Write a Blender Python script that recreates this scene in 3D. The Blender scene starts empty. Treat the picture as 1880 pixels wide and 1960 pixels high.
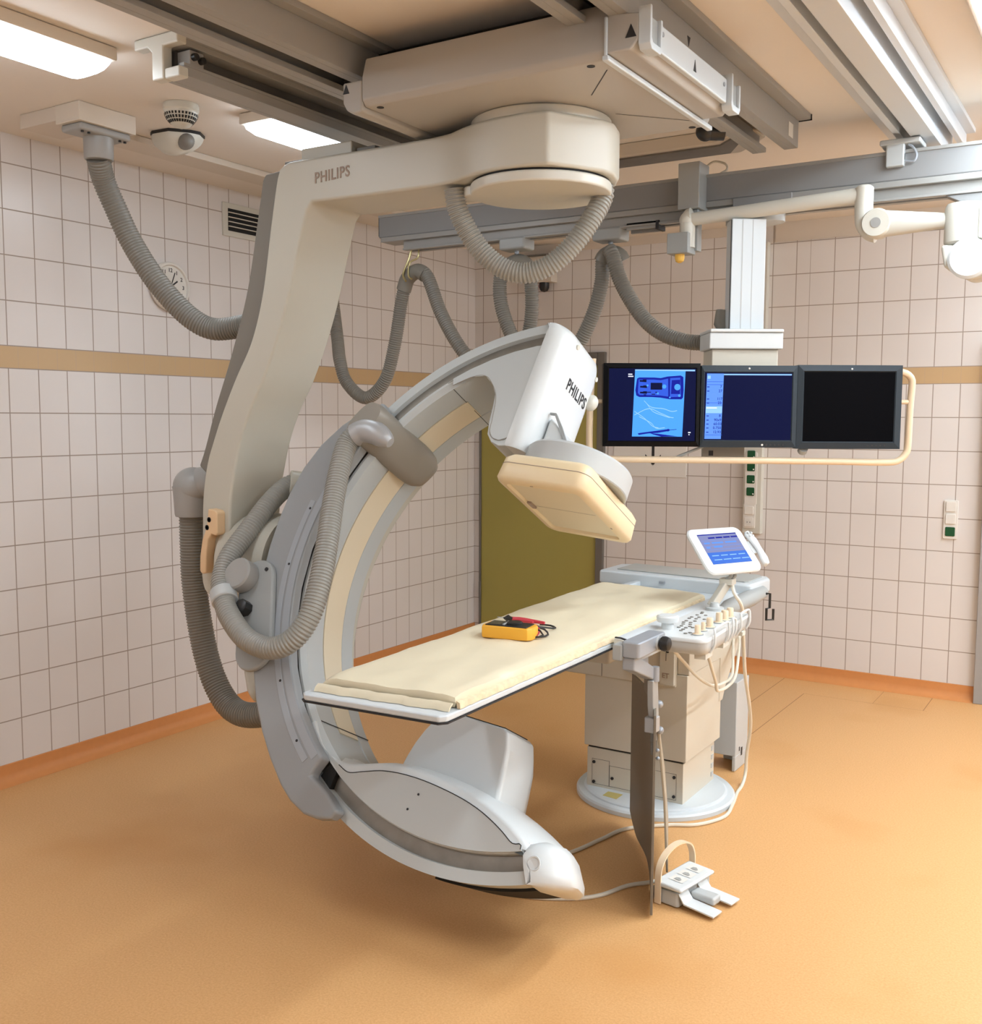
import bpy, bmesh, math, random
from mathutils import Vector, Matrix
V = Vector
random.seed(7)
SC = bpy.context.scene
COL = SC.collection
PI = math.pi

# ------------------------------------------------------------------ materials
MATS = {}
def srgb(r, g, b):
    f = lambda c: (c / 255 / 12.92) if c / 255 <= .04045 else ((c / 255 + .055) / 1.055) ** 2.4
    return (f(r), f(g), f(b), 1)

def mat(name, col, rough=.5, metal=0., spec=.5, bump=0., bscale=200., var=0., vscale=6., emit=None, estr=0., coat=0., trans=0.):
    m = bpy.data.materials.new(name); m.use_nodes = True
    nt = m.node_tree; b = nt.nodes['Principled BSDF']
    b.inputs['Base Color'].default_value = col
    b.inputs['Roughness'].default_value = rough
    b.inputs['Metallic'].default_value = metal
    b.inputs['Specular IOR Level'].default_value = spec
    b.inputs['Coat Weight'].default_value = coat
    b.inputs['Transmission Weight'].default_value = trans
    tc = nt.nodes.new('ShaderNodeNewGeometry')
    if var:
        n = nt.nodes.new('ShaderNodeTexNoise'); n.inputs['Scale'].default_value = vscale; n.inputs['Detail'].default_value = 4
        nt.links.new(tc.outputs['Position'], n.inputs['Vector'])
        mx = nt.nodes.new('ShaderNodeMix'); mx.data_type = 'RGBA'
        mx.inputs['A'].default_value = tuple(c * (1 - var) for c in col[:3]) + (1,)
        mx.inputs['B'].default_value = tuple(min(1, c * (1 + var)) for c in col[:3]) + (1,)
        nt.links.new(n.outputs['Fac'], mx.inputs['Factor']); nt.links.new(mx.outputs['Result'], b.inputs['Base Color'])
    if bump:
        n = nt.nodes.new('ShaderNodeTexNoise'); n.inputs['Scale'].default_value = bscale; n.inputs['Detail'].default_value = 3
        nt.links.new(tc.outputs['Position'], n.inputs['Vector'])
        bp = nt.nodes.new('ShaderNodeBump'); bp.inputs['Strength'].default_value = bump; bp.inputs['Distance'].default_value = .001
        nt.links.new(n.outputs['Fac'], bp.inputs['Height']); nt.links.new(bp.outputs['Normal'], b.inputs['Normal'])
    if emit:
        b.inputs['Emission Color'].default_value = emit; b.inputs['Emission Strength'].default_value = estr
    MATS[name] = m
    return m

CREAM = mat('cream_paint', (.565, .545, .47, 1), .38, bump=.15, bscale=900)
WHITE = mat('white_paint', (.68, .71, .715, 1), .32)
OFFW = mat('offwhite_plastic', (.66, .645, .575, 1), .35)
CARR = mat('carriage_grey', (.46, .44, .405, 1), .42, bump=.1, bscale=900)
ARCG = mat('arc_grey', (.53, .56, .56, 1), .36)
SLEEV = mat('sleeve_grey', (.325, .34, .35, 1), .5, bump=.12, bscale=900)
SLEEV2 = mat('sleeve_inset_grey', (.38, .41, .445, 1), .42)
STRIPC = mat('arc_inner_strip_cream', (.80, .70, .52, 1), .45)
BEIGE = mat('beige_plastic', (.82, .66, .42, 1), .38)
BEIGEP = mat('beige_panel', (.74, .64, .46, 1), .45)
TANH = mat('tan_grip', (.80, .56, .33, 1), .4)
DGREY = mat('dark_grey_cover', (.215, .20, .175, 1), .5, bump=.1, bscale=800)
HOSE = mat('hose_grey', (.33, .325, .295, 1), .33)
HOSED = mat('hose_dark_grey', (.23, .215, .185, 1), .42)
ELBOW = mat('elbow_grey', (.36, .355, .34, 1), .4)
TAUPE = mat('taupe_bracket', (.30, .275, .235, 1), .42)
SILV = mat('silver_paint', (.45, .455, .465, 1), .4, metal=.3)
STEEL = mat('brushed_steel', (.36, .39, .43, 1), .4, metal=.3, bump=.1, bscale=400)
TRACK = mat('worn_track_metal', (.27, .25, .22, 1), .38, metal=.55, var=.25, vscale=18)
RAIL = mat('rail_grey', (.35, .345, .33, 1), .42, spec=.4)
RAIL_LIT = mat('rail_lit_grey', (.64, .67, .70, 1), .36, spec=.5)  # lighter copy of the rail grey; stronger light on the right put into colour
RAILD = mat('rail_dark_metal', (.20, .185, .165, 1), .4, metal=.4, var=.3, vscale=9)
BEAM = mat('beam_grey', (.29, .29, .29, 1), .62, spec=.15)
BLACK = mat('black_plastic', (.012, .012, .012, 1), .4)
RUBB = mat('black_gap', (.008, .008, .008, 1), .8)
INK = mat('ink_black', (.02, .02, .022, 1), .6)
INKB = mat('ink_tan', (.36, .27, .21, 1), .6)
GREYP = mat('grey_plastic', (.36, .375, .37, 1), .42)
LGREY = mat('light_grey_plastic', (.50, .52, .52, 1), .38)
PAD = mat('cream_vinyl_pad', (.76, .68, .50, 1), .5, bump=.25, bscale=60, var=.04, vscale=9)
PADF = mat('padding_paper_edge', (.74, .60, .40, 1), .8, var=.25, vscale=60)
TABW = mat('table_white', (.62, .67, .70, 1), .3)
TABG = mat('table_grey', (.42, .43, .41, 1), .4)
PED = mat('pedestal_cream', (.62, .575, .48, 1), .4, bump=.1, bscale=900)
LEAD = mat('lead_rubber', (.19, .165, .13, 1), .5, bump=.2, bscale=300)
LEADE = mat('lead_rubber_edge', (.42, .36, .27, 1), .5)
CABLE = mat('cable_ivory', (.74, .69, .58, 1), .45)
CEILP = mat('ceiling_fitting_white', (.70, .63, .54, 1), .5)
SOCK = mat('socket_white', (.80, .77, .72, 1), .3)
SGRN = mat('socket_green', (.01, .085, .03, 1), .25)
DOORG = mat('door_olive', (.40, .345, .085, 1), .35, var=.04, vscale=2)
FRAMG = mat('door_frame_grey', (.16, .145, .125, 1), .45)
FRAML = mat('door_frame_light_grey', (.36, .35, .34, 1), .45)
DOORW = mat('door_white', (.6, .58, .55, 1), .5)
TRIMW = mat('trim_paint', (.70, .62, .53, 1), .55)
MONB = mat('monitor_bezel_blue_grey', (.028, .038, .048, 1), .45, spec=.25)
MONK = mat('monitor_bezel_black', (.004, .004, .005, 1), .35, spec=.12)
PIPE = mat('handle_cream', (.82, .64, .44, 1), .35)
AMBER = mat('amber_glass', (.75, .42, .06, 1), .15, coat=.5, emit=(1, .6, .1, 1), estr=.02)
YELL = mat('yellow_case', (.85, .42, .035, 1), .42)
REDC = mat('red_lead', (.55, .03, .05, 1), .4)
REDL = mat('red_lamp', (.5, .02, .03, 1), .3)
PINK = mat('pale_peach_knob', (.84, .66, .46, 1), .4)
LABEL = mat('label_paper', (.75, .73, .68, 1), .6)
YLAB = mat('yellow_label', (.55, .46, .16, 1), .6)
GLASSG = mat('grey_lens', (.23, .225, .21, 1), .25)
VENTD = mat('vent_dark', (.008, .008, .009, 1), .7)
LAMPE = mat('lamp_diffuser', (.9, .93, 1, 1), .4, emit=(.80, .91, 1.0, 1), estr=9.0)
LAMPM = mat('added_bright_lamp_diffuser', (.9, .93, 1, 1), .4, emit=(.80, .91, 1.0, 1), estr=14.0)
LAMPH = mat('added_half_lamp_diffuser', (.9, .93, 1, 1), .4, emit=(.80, .91, 1.0, 1), estr=3.6)
LAMPD = mat('dim_lamp_diffuser', (.9, .93, 1, 1), .4, emit=(.80, .9, 1.0, 1), estr=3.4)

def emis(name, col, s):
    return mat(name, (.002, .002, .003, 1), .3, spec=.04, emit=col, estr=s)
E_DARK = emis('screen_navy', (.004, .006, .04, 1), .27)
E_BLK = mat('screen_off_black', (.002, .002, .003, 1), .3, spec=.04)
E_SKY = emis('screen_sky_blue', srgb(78, 160, 250), .27)
E_LIGHT = emis('screen_pale_blue', srgb(150, 200, 255), .27)
E_PANEL = emis('screen_panel_blue', srgb(100, 150, 240), .27)
E_DEEP = emis('screen_deep_blue', srgb(22, 32, 150), .27)
E_MID = emis('screen_mid_blue', srgb(52, 92, 215), .27)
E_WHITE = emis('screen_white', srgb(235, 240, 255), .27)
E_GREYB = emis('screen_grey_lilac', srgb(132, 138, 182), .27)
E_TB = emis('screen_touch_blue', srgb(66, 116, 214), .27)

# procedural tiles, world-space --------------------------------------------
def tile_material(name, axis, off, back=False):
    m = bpy.data.materials.new(name); m.use_nodes = True
    nt = m.node_tree; N = nt.nodes; L = nt.links; b = N['Principled BSDF']
    g = N.new('ShaderNodeNewGeometry'); s = N.new('ShaderNodeSeparateXYZ'); L.new(g.outputs['Position'], s.inputs[0])
    def M(op, a, c=None, d=None):
        n = N.new('ShaderNodeMath'); n.operation = op
        for i, x in enumerate((a, c, d)):
            if x is None: continue
            if isinstance(x, (int, float)): n.inputs[i].default_value = x
            else: L.new(x, n.inputs[i])
        return n.outputs[0]
    H = s.outputs[axis]; Z = s.outputs['Z']
    def line(coord, pitch, o, w):          # 1 on the joint
        f = M('FRACT', M('DIVIDE', M('ADD', coord, -o + 100 * pitch), pitch))
        d = M('MULTIPLY', M('MINIMUM', f, M('SUBTRACT', 1.0, f)), pitch)
        return M('LESS_THAN', d, w)
    gw = .0026
    if back:
        right = M('GREATER_THAN', H, -1.8)
        mid = M('GREATER_THAN', H, -2.06)
        vr = line(H, .15, -1.80, gw)
        vm = line(H, .15, -1.885, gw)
        vl = line(H, .15, -2.88, gw)
        vv = M('ADD', M('MULTIPLY', right, vr), M('MULTIPLY', M('SUBTRACT', 1.0, right), M('ADD', M('MULTIPLY', mid, vm), M('MULTIPLY', M('SUBTRACT', 1.0, mid), vl))))
        band_v = line(H, .10, -1.80, .0008)
    else:
        vv = line(H, .15, off, gw)
        band_v = line(H, .10, 2.959, .0008)
    up = M('GREATER_THAN', Z, 1.94)
    z2 = M('SUBTRACT', M('SUBTRACT', Z, .09), M('MULTIPLY', up, .1))
    hv = line(z2, .2, 0, gw)
    inband = M('MULTIPLY', M('GREATER_THAN', Z, 1.892), M('LESS_THAN', Z, 1.988))
    nb = M('SUBTRACT', 1.0, inband)
    mask = M('MINIMUM', 1.0, M('ADD', M('MULTIPLY', nb, M('MAXIMUM', vv, hv)), M('MULTIPLY', inband, M('MULTIPLY', band_v, .5))))
    noise = N.new('ShaderNodeTexNoise'); noise.inputs['Scale'].default_value = 2.2; noise.inputs['Detail'].default_value = 3
    L.new(g.outputs['Position'], noise.inputs['Vector'])
    c1 = N.new('ShaderNodeMix'); c1.data_type = 'RGBA'
    c1.inputs['A'].default_value = (.74, .70, .675, 1); c1.inputs['B'].default_value = (.80, .76, .735, 1)
    L.new(noise.outputs['Fac'], c1.inputs['Factor'])
    c2 = N.new('ShaderNodeMix'); c2.data_type = 'RGBA'; c2.inputs['B'].default_value = (.60, .42, .235, 1)
    L.new(c1.outputs['Result'], c2.inputs['A']); L.new(inband, c2.inputs['Factor'])
    c3 = N.new('ShaderNodeMix'); c3.data_type = 'RGBA'; c3.inputs['B'].default_value = (.37, .31, .265, 1)
    L.new(c2.outputs['Result'], c3.inputs['A']); L.new(mask, c3.inputs['Factor'])
    L.new(c3.outputs['Result'], b.inputs['Base Color'])
    r = M('ADD', .26, M('MULTIPLY', mask, .5)); L.new(r, b.inputs['Roughness'])
    b.inputs['Specular IOR Level'].default_value = .4
    bp = N.new('ShaderNodeBump'); bp.inputs['Strength'].default_value = .35; bp.inputs['Distance'].default_value = .002
    L.new(M('SUBTRACT', 1.0, mask), bp.inputs['Height']); L.new(bp.outputs['Normal'], b.inputs['Normal'])
    return m
TILE_L = tile_material('wall_tiles_side', 'Y', 2.809)
TILE_B = tile_material('wall_tiles_back', 'X', -1.8, True)

def floor_material():
    m = bpy.data.materials.new('orange_linoleum'); m.use_nodes = True
    nt = m.node_tree; N = nt.nodes; L = nt.links; b = N['Principled BSDF']
    g = N.new('ShaderNodeNewGeometry')
    def noise(sc, det=2):
        n = N.new('ShaderNodeTexNoise'); n.inputs['Scale'].default_value = sc; n.inputs['Detail'].default_value = det
        L.new(g.outputs['Position'], n.inputs['Vector']); return n.outputs['Fac']
    def ramp(src, p0, p1):
        r = N.new('ShaderNodeMapRange'); r.inputs['From Min'].default_value = p0; r.inputs['From Max'].default_value = p1
        L.new(src, r.inputs['Value']); return r.outputs['Result']
    def mix(a, c, f):
        n = N.new('ShaderNodeMix'); n.data_type = 'RGBA'
        for k, x in (('A', a), ('B', c)):
            if isinstance(x, tuple): n.inputs[k].default_value = x
            else: L.new(x, n.inputs[k])
        L.new(f, n.inputs['Factor']); return n.outputs['Result']
    base = mix((.64, .34, .13, 1), (.74, .425, .185, 1), ramp(noise(140, 4), .3, .7))
    base = mix(base, (.80, .52, .26, 1), ramp(noise(420, 2), .62, .72))
    base = mix(base, (.26, .11, .035, 1), ramp(noise(300, 2), .70, .76))
    base = mix(base, (.60, .29, .09, 1), ramp(noise(1.3, 3), .55, .85))
    L.new(base, b.inputs['Base Color'])
    b.inputs['Roughness'].default_value = .46; b.inputs['Specular IOR Level'].default_value = .35
    return m
FLOOR = floor_material()
SKIRT = mat('orange_vinyl_skirting', (.66, .27, .085, 1), .5, var=.06, vscale=30)
SEAM = mat('floor_seam', (.33, .14, .05, 1), .6)
CEIL = mat('ceiling_plaster', (.83, .77, .70, 1), .9, bump=.1, bscale=150)

# ------------------------------------------------------------------ mesh builder
class MB:
    def __init__(s):
        s.v = []; s.f = []; s.mi = []; s.m = 0; s.T = None
    def add(s, vs, fs):
        o = len(s.v)
        for p in vs:
            p = V(p)
            s.v.append(s.T(p) if s.T else p)
        for f in fs:
            s.f.append([i + o for i in f]); s.mi.append(s.m)
        return s
    def box(s, a, b):
        x0, y0, z0 = a; x1, y1, z1 = b
        return s.add([(x0,y0,z0),(x1,y0,z0),(x1,y1,z0),(x0,y1,z0),(x0,y0,z1),(x1,y0,z1),(x1,y1,z1),(x0,y1,z1)],
                     [(0,3,2,1),(4,5,6,7),(0,1,5,4),(1,2,6,5),(2,3,7,6),(3,0,4,7)])
    def prism(s, poly, h0, h1, f):
        n = len(poly)
        vs = [f(a, b, h0) for a, b in poly] + [f(a, b, h1) for a, b in poly]
        fs = [list(range(n))[::-1], list(range(n, 2 * n))] + [(i, (i + 1) % n, n + (i + 1) % n, n + i) for i in range(n)]
        return s.add(vs, fs)
    def loft(s, secs, caps=True, closed=True):
        n = len(secs[0]); vs = [p for q in secs for p in q]; fs = []
        for k in range(len(secs) - 1):
            for i in range(n if closed else n - 1):
                j = (i + 1) % n
                fs.append((k * n + i, k * n + j, (k + 1) * n + j, (k + 1) * n + i))
        if caps and closed:
            fs.append(list(range(n))[::-1]); fs.append([(len(secs) - 1) * n + i for i in range(n)])
        return s.add(vs, fs)
    def tube(s, pts, r, n=12, caps=True):
        pts = [V(p) for p in pts]; m = len(pts)
        rr = r if isinstance(r, (list, tuple)) else [r] * m
        tg = []
        for i in range(m):
            t = pts[min(i + 1, m - 1)] - pts[max(i - 1, 0)]
            tg.append(t.normalized() if t.length > 1e-9 else V((0, 0, 1)))
        u = tg[0].orthogonal().normalized(); secs = []
        for i in range(m):
            u = (u - tg[i] * u.dot(tg[i])).normalized(); w = tg[i].cross(u)
            secs.append([pts[i] + (u * math.cos(2 * PI * k / n) + w * math.sin(2 * PI * k / n)) * rr[i] for k in range(n)])
        return s.loft(secs, caps)
    def cyl(s, a, b, r, n=24, r2=None):
        return s.tube([a, b], [r, r if r2 is None else r2], n)
    def lathe(s, prof, c, ax=(0, 0, 1), n=32):
        ax = V(ax).normalized(); u = ax.orthogonal().normalized(); w = ax.cross(u); c = V(c)
        secs = [[c + ax * h + (u * math.cos(2 * PI * k / n) + w * math.sin(2 * PI * k / n)) * max(r, 1e-4) for k in range(n)] for r, h in prof]
        return s.loft(secs, True)
    def sphere(s, c, r, sc=(1, 1, 1), n=20, m=12):
        c = V(c); secs = []
        for i in range(m + 1):
            t = PI * i / m; z = -math.cos(t) * r; q = max(math.sin(t) * r, 1e-4)
            secs.append([c + V((q * math.cos(2 * PI * k / n) * sc[0], q * math.sin(2 * PI * k / n) * sc[1], z * sc[2])) for k in range(n)])
        return s.loft(secs, True)
    def build(s, name, mats, parent=None, root=None, bevel=0., seg=2, ang=35, limit=30):
        org = V((0, 0, 0))
        if parent is not None:
            org = V(parent['_org'])
        elif root is not None:
            org = V(root)
        me = bpy.data.meshes.new(name)
        me.from_pydata([tuple(p - org) for p in s.v], [], s.f)
        if not isinstance(mats, (list, tuple)): mats = [mats]
        for m in mats: me.materials.append(m)
        for p, i in zip(me.polygons, s.mi): p.material_index = i
        bm = bmesh.new(); bm.from_mesh(me)
        bmesh.ops.recalc_face_normals(bm, faces=bm.faces)
        bm.to_mesh(me); bm.free()
        me.shade_smooth(); me.set_sharp_from_angle(angle=math.radians(ang))
        o = bpy.data.objects.new(name, me); COL.objects.link(o)
        if parent is not None: o.parent = parent
        else: o.location = org
        o['_org'] = tuple(org)
        if bevel:
            b = o.modifiers.new('Bevel', 'BEVEL'); b.width = bevel; b.segments = seg
            b.limit_method = 'ANGLE'; b.angle_limit = math.radians(limit); b.harden_normals = True
        return o

def XY(a, b, h): return (a, b, h)
def XZ(a, b, h): return (a, h, b)
def YZ(a, b, h): return (h, a, b)

def thing(name, label, cat, loc, group=None):
    o = bpy.data.objects.new(name, None); COL.objects.link(o)
    o.location = loc; o.empty_display_size = .05
    o['_org'] = tuple(loc); o['label'] = label; o['category'] = cat
    if group: o['group'] = group
    return o
def tag(o, label, cat, group=None):
    o['label'] = label; o['category'] = cat
    if group: o['group'] = group
    return o
def struct(o):
    o['kind'] = 'structure'; return o
def dup(root, d, label):
    d = V(d)
    r = root.copy(); COL.objects.link(r); r.location = V(root.location) + d; r['label'] = label
    for ch in list(root.children):
        c = ch.copy(); COL.objects.link(c); c.parent = r
        for g in list(ch.children):
            q = g.copy(); COL.objects.link(q); q.parent = c
    return r

def spline(pts, step):
    pts = [V(p) for p in pts]
    P = [2 * pts[0] - pts[1]] + pts + [2 * pts[-1] - pts[-2]]
    fine = []
    for i in range(1, len(P) - 2):
        for k in range(30):
            t = k / 30; a, b, c, d = P[i - 1], P[i], P[i + 1], P[i + 2]
            fine.append(.5 * ((2 * b) + (c - a) * t + (2 * a - 5 * b + 4 * c - d) * t * t + (3 * b - a - 3 * c + d) * t ** 3))
    fine.append(pts[-1])
    out = [fine[0]]; acc = 0.
    for i in range(1, len(fine)):
        seg = (fine[i] - fine[i - 1]); l = seg.length; pos = 0.
        while acc + (l - pos) >= step:
            pos += step - acc; acc = 0.
            out.append(fine[i - 1] + seg * (pos / l))
        acc += l - pos
    return out
def hose(mb, pts, r, pitch=.012, depth=.0035, n=18):
    q = spline(pts, pitch / 4)
    rr = [(r, r, r - depth, r - depth)[i % 4] for i in range(len(q))]
    return mb.tube(q, rr, n)
def cable(mb, pts, r, n=8): return mb.tube(spline(pts, .02), r, n)
def arcpts(c, r, a0, a1, n):
    return [(c[0] + r * math.cos(math.radians(a0 + (a1 - a0) * i / n)), c[1] + r * math.sin(math.radians(a0 + (a1 - a0) * i / n))) for i in range(n + 1)]
def rrect(x0, y0, x1, y1, r, n=5):
    p = []
    for cx, cy, a in ((x1 - r, y1 - r, 0), (x0 + r, y1 - r, 90), (x0 + r, y0 + r, 180), (x1 - r, y0 + r, 270)):
        p += arcpts((cx, cy), r, a, a + 90, n)
    return p

def letters(name, txt, size, o, ax, up, m, parent, bold=.012, depth=.0006, xs=1., align='CENTER', gap=1.0):
    c = bpy.data.curves.new(name, 'FONT'); c.body = txt; c.size = size; c.align_x = align; c.align_y = 'CENTER'
    c.extrude = depth; c.offset = bold * size; c.resolution_u = 3; c.space_character = gap
    t = bpy.data.objects.new('tmp', c); COL.objects.link(t)
    bpy.context.view_layer.update()
    me = bpy.data.meshes.new_from_object(t.evaluated_get(bpy.context.evaluated_depsgraph_get()))
    bpy.data.objects.remove(t); bpy.data.curves.remove(c)
    ax = V(ax).normalized(); up = V(up).normalized(); nn = ax.cross(up)
    org = V(parent['_org']) if parent is not None else V((0, 0, 0))
    for v in me.vertices:
        p = v.co; v.co = V(o) + ax * p.x * xs + up * p.y + nn * p.z - org
    me.materials.clear(); me.materials.append(m)
    ob = bpy.data.objects.new(name, me); COL.objects.link(ob); ob.parent = parent; ob['_org'] = tuple(org)
    return ob

# ------------------------------------------------------------------ camera
cd = bpy.data.cameras.new('camera'); cam = bpy.data.objects.new('camera', cd); COL.objects.link(cam)
cd.sensor_fit = 'VERTICAL'; cd.sensor_height = 36; cd.sensor_width = 36; cd.lens = 1977 / 1960 * 36; cd.clip_start = .05
Rm = ((0.848085743, -0.052009566, 0.527300272), (0.529841720, 0.075203341, -0.844755710), (0.004280635, 0.995810957, 0.091335719))
cam.matrix_world = Matrix(((*Rm[0], 0), (*Rm[1], 0), (*Rm[2], 1.68), (0, 0, 0, 1)))
SC.camera = cam

# ------------------------------------------------------------------ the room
X0, X1, Y0, Y1, ZC = -4.304, 2.3, -1.9, 6.656, 2.92
b = MB().box((X0 - .1, Y0 - .1, -.1), (X1 + .1, Y1 + .1, 0))
b.m = 1
def strip(p, q, w=.004, z=.0006):
    p = V((*p, 0)); q = V((*q, 0)); d = (q - p).normalized(); n = V((-d.y, d.x, 0)) * w / 2
    b.add([(*(p + n).xy, z), (*(p - n).xy, z), (*(q - n).xy, z), (*(q + n).xy, z)], [(0, 1, 2, 3)])
strip((-1.67, 5.15), (-1.655, 6.285)); strip((-1.655, 6.285), (-.95, 6.285), .002); strip((-.97, 6.285), (-.97, 6.60)); strip((-1.25, 6.285), (-1.25, 6.6), .002); strip((-1.87, 5.6), (-1.865, 6.6))
struct(b.build('floor', [FLOOR, SEAM]))
struct(MB().box((X0 - .1, Y0 - .1, ZC), (X1 + .1, Y1 + .1, ZC + .1)).build('ceiling', CEIL))
struct(MB().box((X0 - .1, Y0 - .1, 0), (X0, Y1 + .1, ZC)).build('wall_left', TILE_L))
b = MB().box((X0, Y1, 2.05), (-3.205, Y1 + .1, ZC)); b.box((X0, Y1, 0), (-4.24, Y1 + .1, 2.05)); b.box((-3.205, Y1, 0), (X1, Y1 + .1, ZC))
struct(b.build('wall_back', TILE_B))
struct(MB().box((X1, Y0 - .1, 0), (X1 + .1, Y1 + .1, ZC)).build('wall_right', TILE_L))
struct(MB().box((X0, Y0 - .1, 0), (X1, Y0, ZC)).build('wall_front', TILE_B))
cove = [(0, .092), (.006, .09), (.007, .05), (.012, .03), (.024, .014), (.045, .003), (.05, .0004), (0, .0004)]
struct(MB().prism([(X0 + a, z) for a, z in cove], Y0, Y1 - .001, XZ).build('baseboard_left', SKIRT))
struct(MB().prism([(Y1 - a, z) for a, z in cove], -3.20, -.75, YZ).build('baseboard_back', SKIRT))
# door on the back wall
b = MB().box((-4.235, Y1 - .012, .004), (-3.255, Y1 + .03, 2.05))
d1 = struct(b.build('door_1', DOORG, bevel=.003)); 
for z in (.30, .93, 1.75): MB().cyl((-4.240, Y1 - .02, z), (-4.240, Y1 - .02, z + .12), .010, 10).build('hinge', FRAMG, d1)
b = MB().box((-4.252, Y1 - .02, 0), (-4.236, Y1 + .02, 2.13)); b.box((-3.256, Y1 - .03, 0), (-3.20, Y1 + .02, 2.14)); b.box((-4.236, Y1 - .029, 2.052), (-3.256, Y1 + .02, 2.14))
struct(b.build('trim_1', FRAMG, bevel=.003))
# right-hand door frame and door leaf
b = MB().box((-.748, Y1 - .05, 0), (-.66, Y1 + .02, 2.14)); b.box((-.66, Y1 - .05, 2.08), (.38, Y1 + .02, 2.14)); b.box((.38, Y1 - .05, 0), (.45, Y1 + .02, 2.14))
struct(b.build('trim_2', FRAML, bevel=.004))
struct(MB().box((-.66, Y1 - .02, .004), (.38, Y1 - .002, 2.08)).build('door_2', DOORW))
# plain painted frieze over the back-wall tiles
b = MB().box((-2.02, Y1 - .012, 2.80), (X1, Y1, ZC)); b.box((-2.02, Y1 - .018, 2.797), (X1, Y1 - .012, 2.803))
struct(b.build('trim_3', TRIMW))
b = MB().box((-4.19, Y1 - .008, 2.86), (-2.2, Y1, ZC)); struct(b.build('trim_4', TRIMW))

# ------------------------------------------------------------------ ceiling lights
def lamp(x, y0, y1, label, m=None, flat=False):
    t = thing('ceiling_light', label, 'ceiling light', (x, (y0 + y1) / 2, ZC), 'long ceiling lights')
    MB().box((x - .115, y0, ZC - .045), (x + .115, y1, ZC - .001)).build('housing', CEILP, t, bevel=.006)
    prof = [(.10, 0), (.095, -.022), (.07, -.038), (.035, -.046), (0, -.048), (-.035, -.046), (-.07, -.038), (-.095, -.022), (-.10, 0)]
    if flat: prof = [(a, z * .1) for a, z in prof]
    secs = []
    for yy, k in ((y0 + .015, .25), (y0 + .022, .7), (y0 + .05, 1), (y1 - .05, 1), (y1 - .022, .7), (y1 - .015, .25)):
        secs.append([(x + a, yy, ZC - .045 + z * k - .0005) for a, z in prof])
    MB().loft(secs).build('diffuser', m or LAMPE, t)
lamp(-3.11, 1.13, 2.40, 'white ceiling light at the left edge, nearest the camera beside the rails', LAMPD)
lamp(-3.09, 3.16, 3.86, 'white ceiling light behind the smoke detector, partly hidden by the gantry arm', LAMPD)
lamp(-.37, 3.22, 4.49, 'white ceiling light in the top right corner of the photo', flat=True)
lamp(-.37, 1.13, 2.40, 'added white ceiling light on the right, unseen above the camera', LAMPH)  # out of view, added to raise the room's brightness
lamp(-.37, -.96, .31, 'added unseen white ceiling light behind the camera on the right', LAMPD)  # this and the next lamp are unseen, added for overall brightness
lamp(-3.11, -.96, .31, 'added unseen white ceiling light behind the camera on the left', LAMPD)
lamp(.15, 5.0, 6.27, 'added white ceiling light close to the back wall, unseen to the right')  # this and the next lamp are unseen, added to brighten the back wall
lamp(1.35, 5.0, 6.27, 'added unseen white ceiling light in the far right corner of the room')
lamp(1.35, 3.22, 4.49, 'added unseen white ceiling light far to the right, rear one', LAMPM)  # this and the next lamp are unseen, added for stronger light from the right
lamp(1.35, 1.13, 2.40, 'added unseen white ceiling light far to the right, front one', LAMPM)

# ------------------------------------------------------------------ ceiling rails
def ceil_rail(name, label, xl, xr, bl, br, y0, y1, zb, open_side=None):
    t = thing(name, label, 'ceiling rail', ((xl + xr) / 2, (y0 + y1) / 2, ZC), 'ceiling rails')
    MB().box((xl, y0, ZC - .022), (xr, y1, ZC - .0005)).build('flange', RAIL, t, bevel=.002)
    b = MB(); w = .028
    b.box((bl, y0, zb), (bl + w, y1, ZC - .022)); b.box((br - w, y0, zb), (br, y1, ZC - .022))
    lip = (br - bl) * .30
    b.box((bl + w, y0, zb), (bl + lip, y1, zb + .02)); b.box((br - lip, y0, zb), (br - w, y1, zb + .02))
    b.build('channel', RAIL, t, bevel=.002)
    MB().box((bl + w, y0 + .002, ZC - .05), (br - w, y1 - .002, ZC - .0225)).build('running_track', RAILD, t)
    return t
ra = ceil_rail('ceiling_rail', 'grey ceiling rail running into the left end of the gantry carriage', -2.50, -2.20, -2.46, -2.24, -1.2, 3.9, 2.80)
rc = ceil_rail('ceiling_rail', 'grey ceiling rail along the right side of the gantry carriage', -1.48, -1.20, -1.44, -1.25, -1.2, 4.38, 2.79)
# far right rail, wide with three ribs
rd = thing('ceiling_rail', 'wide lit-toned ceiling rail furthest right, ending at the cross beam clamp', 'ceiling rail', (-.84, 2.0, ZC), 'ceiling rails')
MB().box((-.992, -1.2, ZC - .02), (-.655, 4.95, ZC - .0005)).build('flange', RAIL_LIT, rd, bevel=.002)
b = MB().box((-.90, -1.2, 2.82), (-.872, 4.95, ZC - .02)); b.box((-.83, -1.2, 2.80), (-.745, 4.95, ZC - .02)); b.box((-.715, -1.2, 2.845), (-.69, 4.95, ZC - .02))
b.build('channel', RAIL_LIT, rd, bevel=.003)
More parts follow.
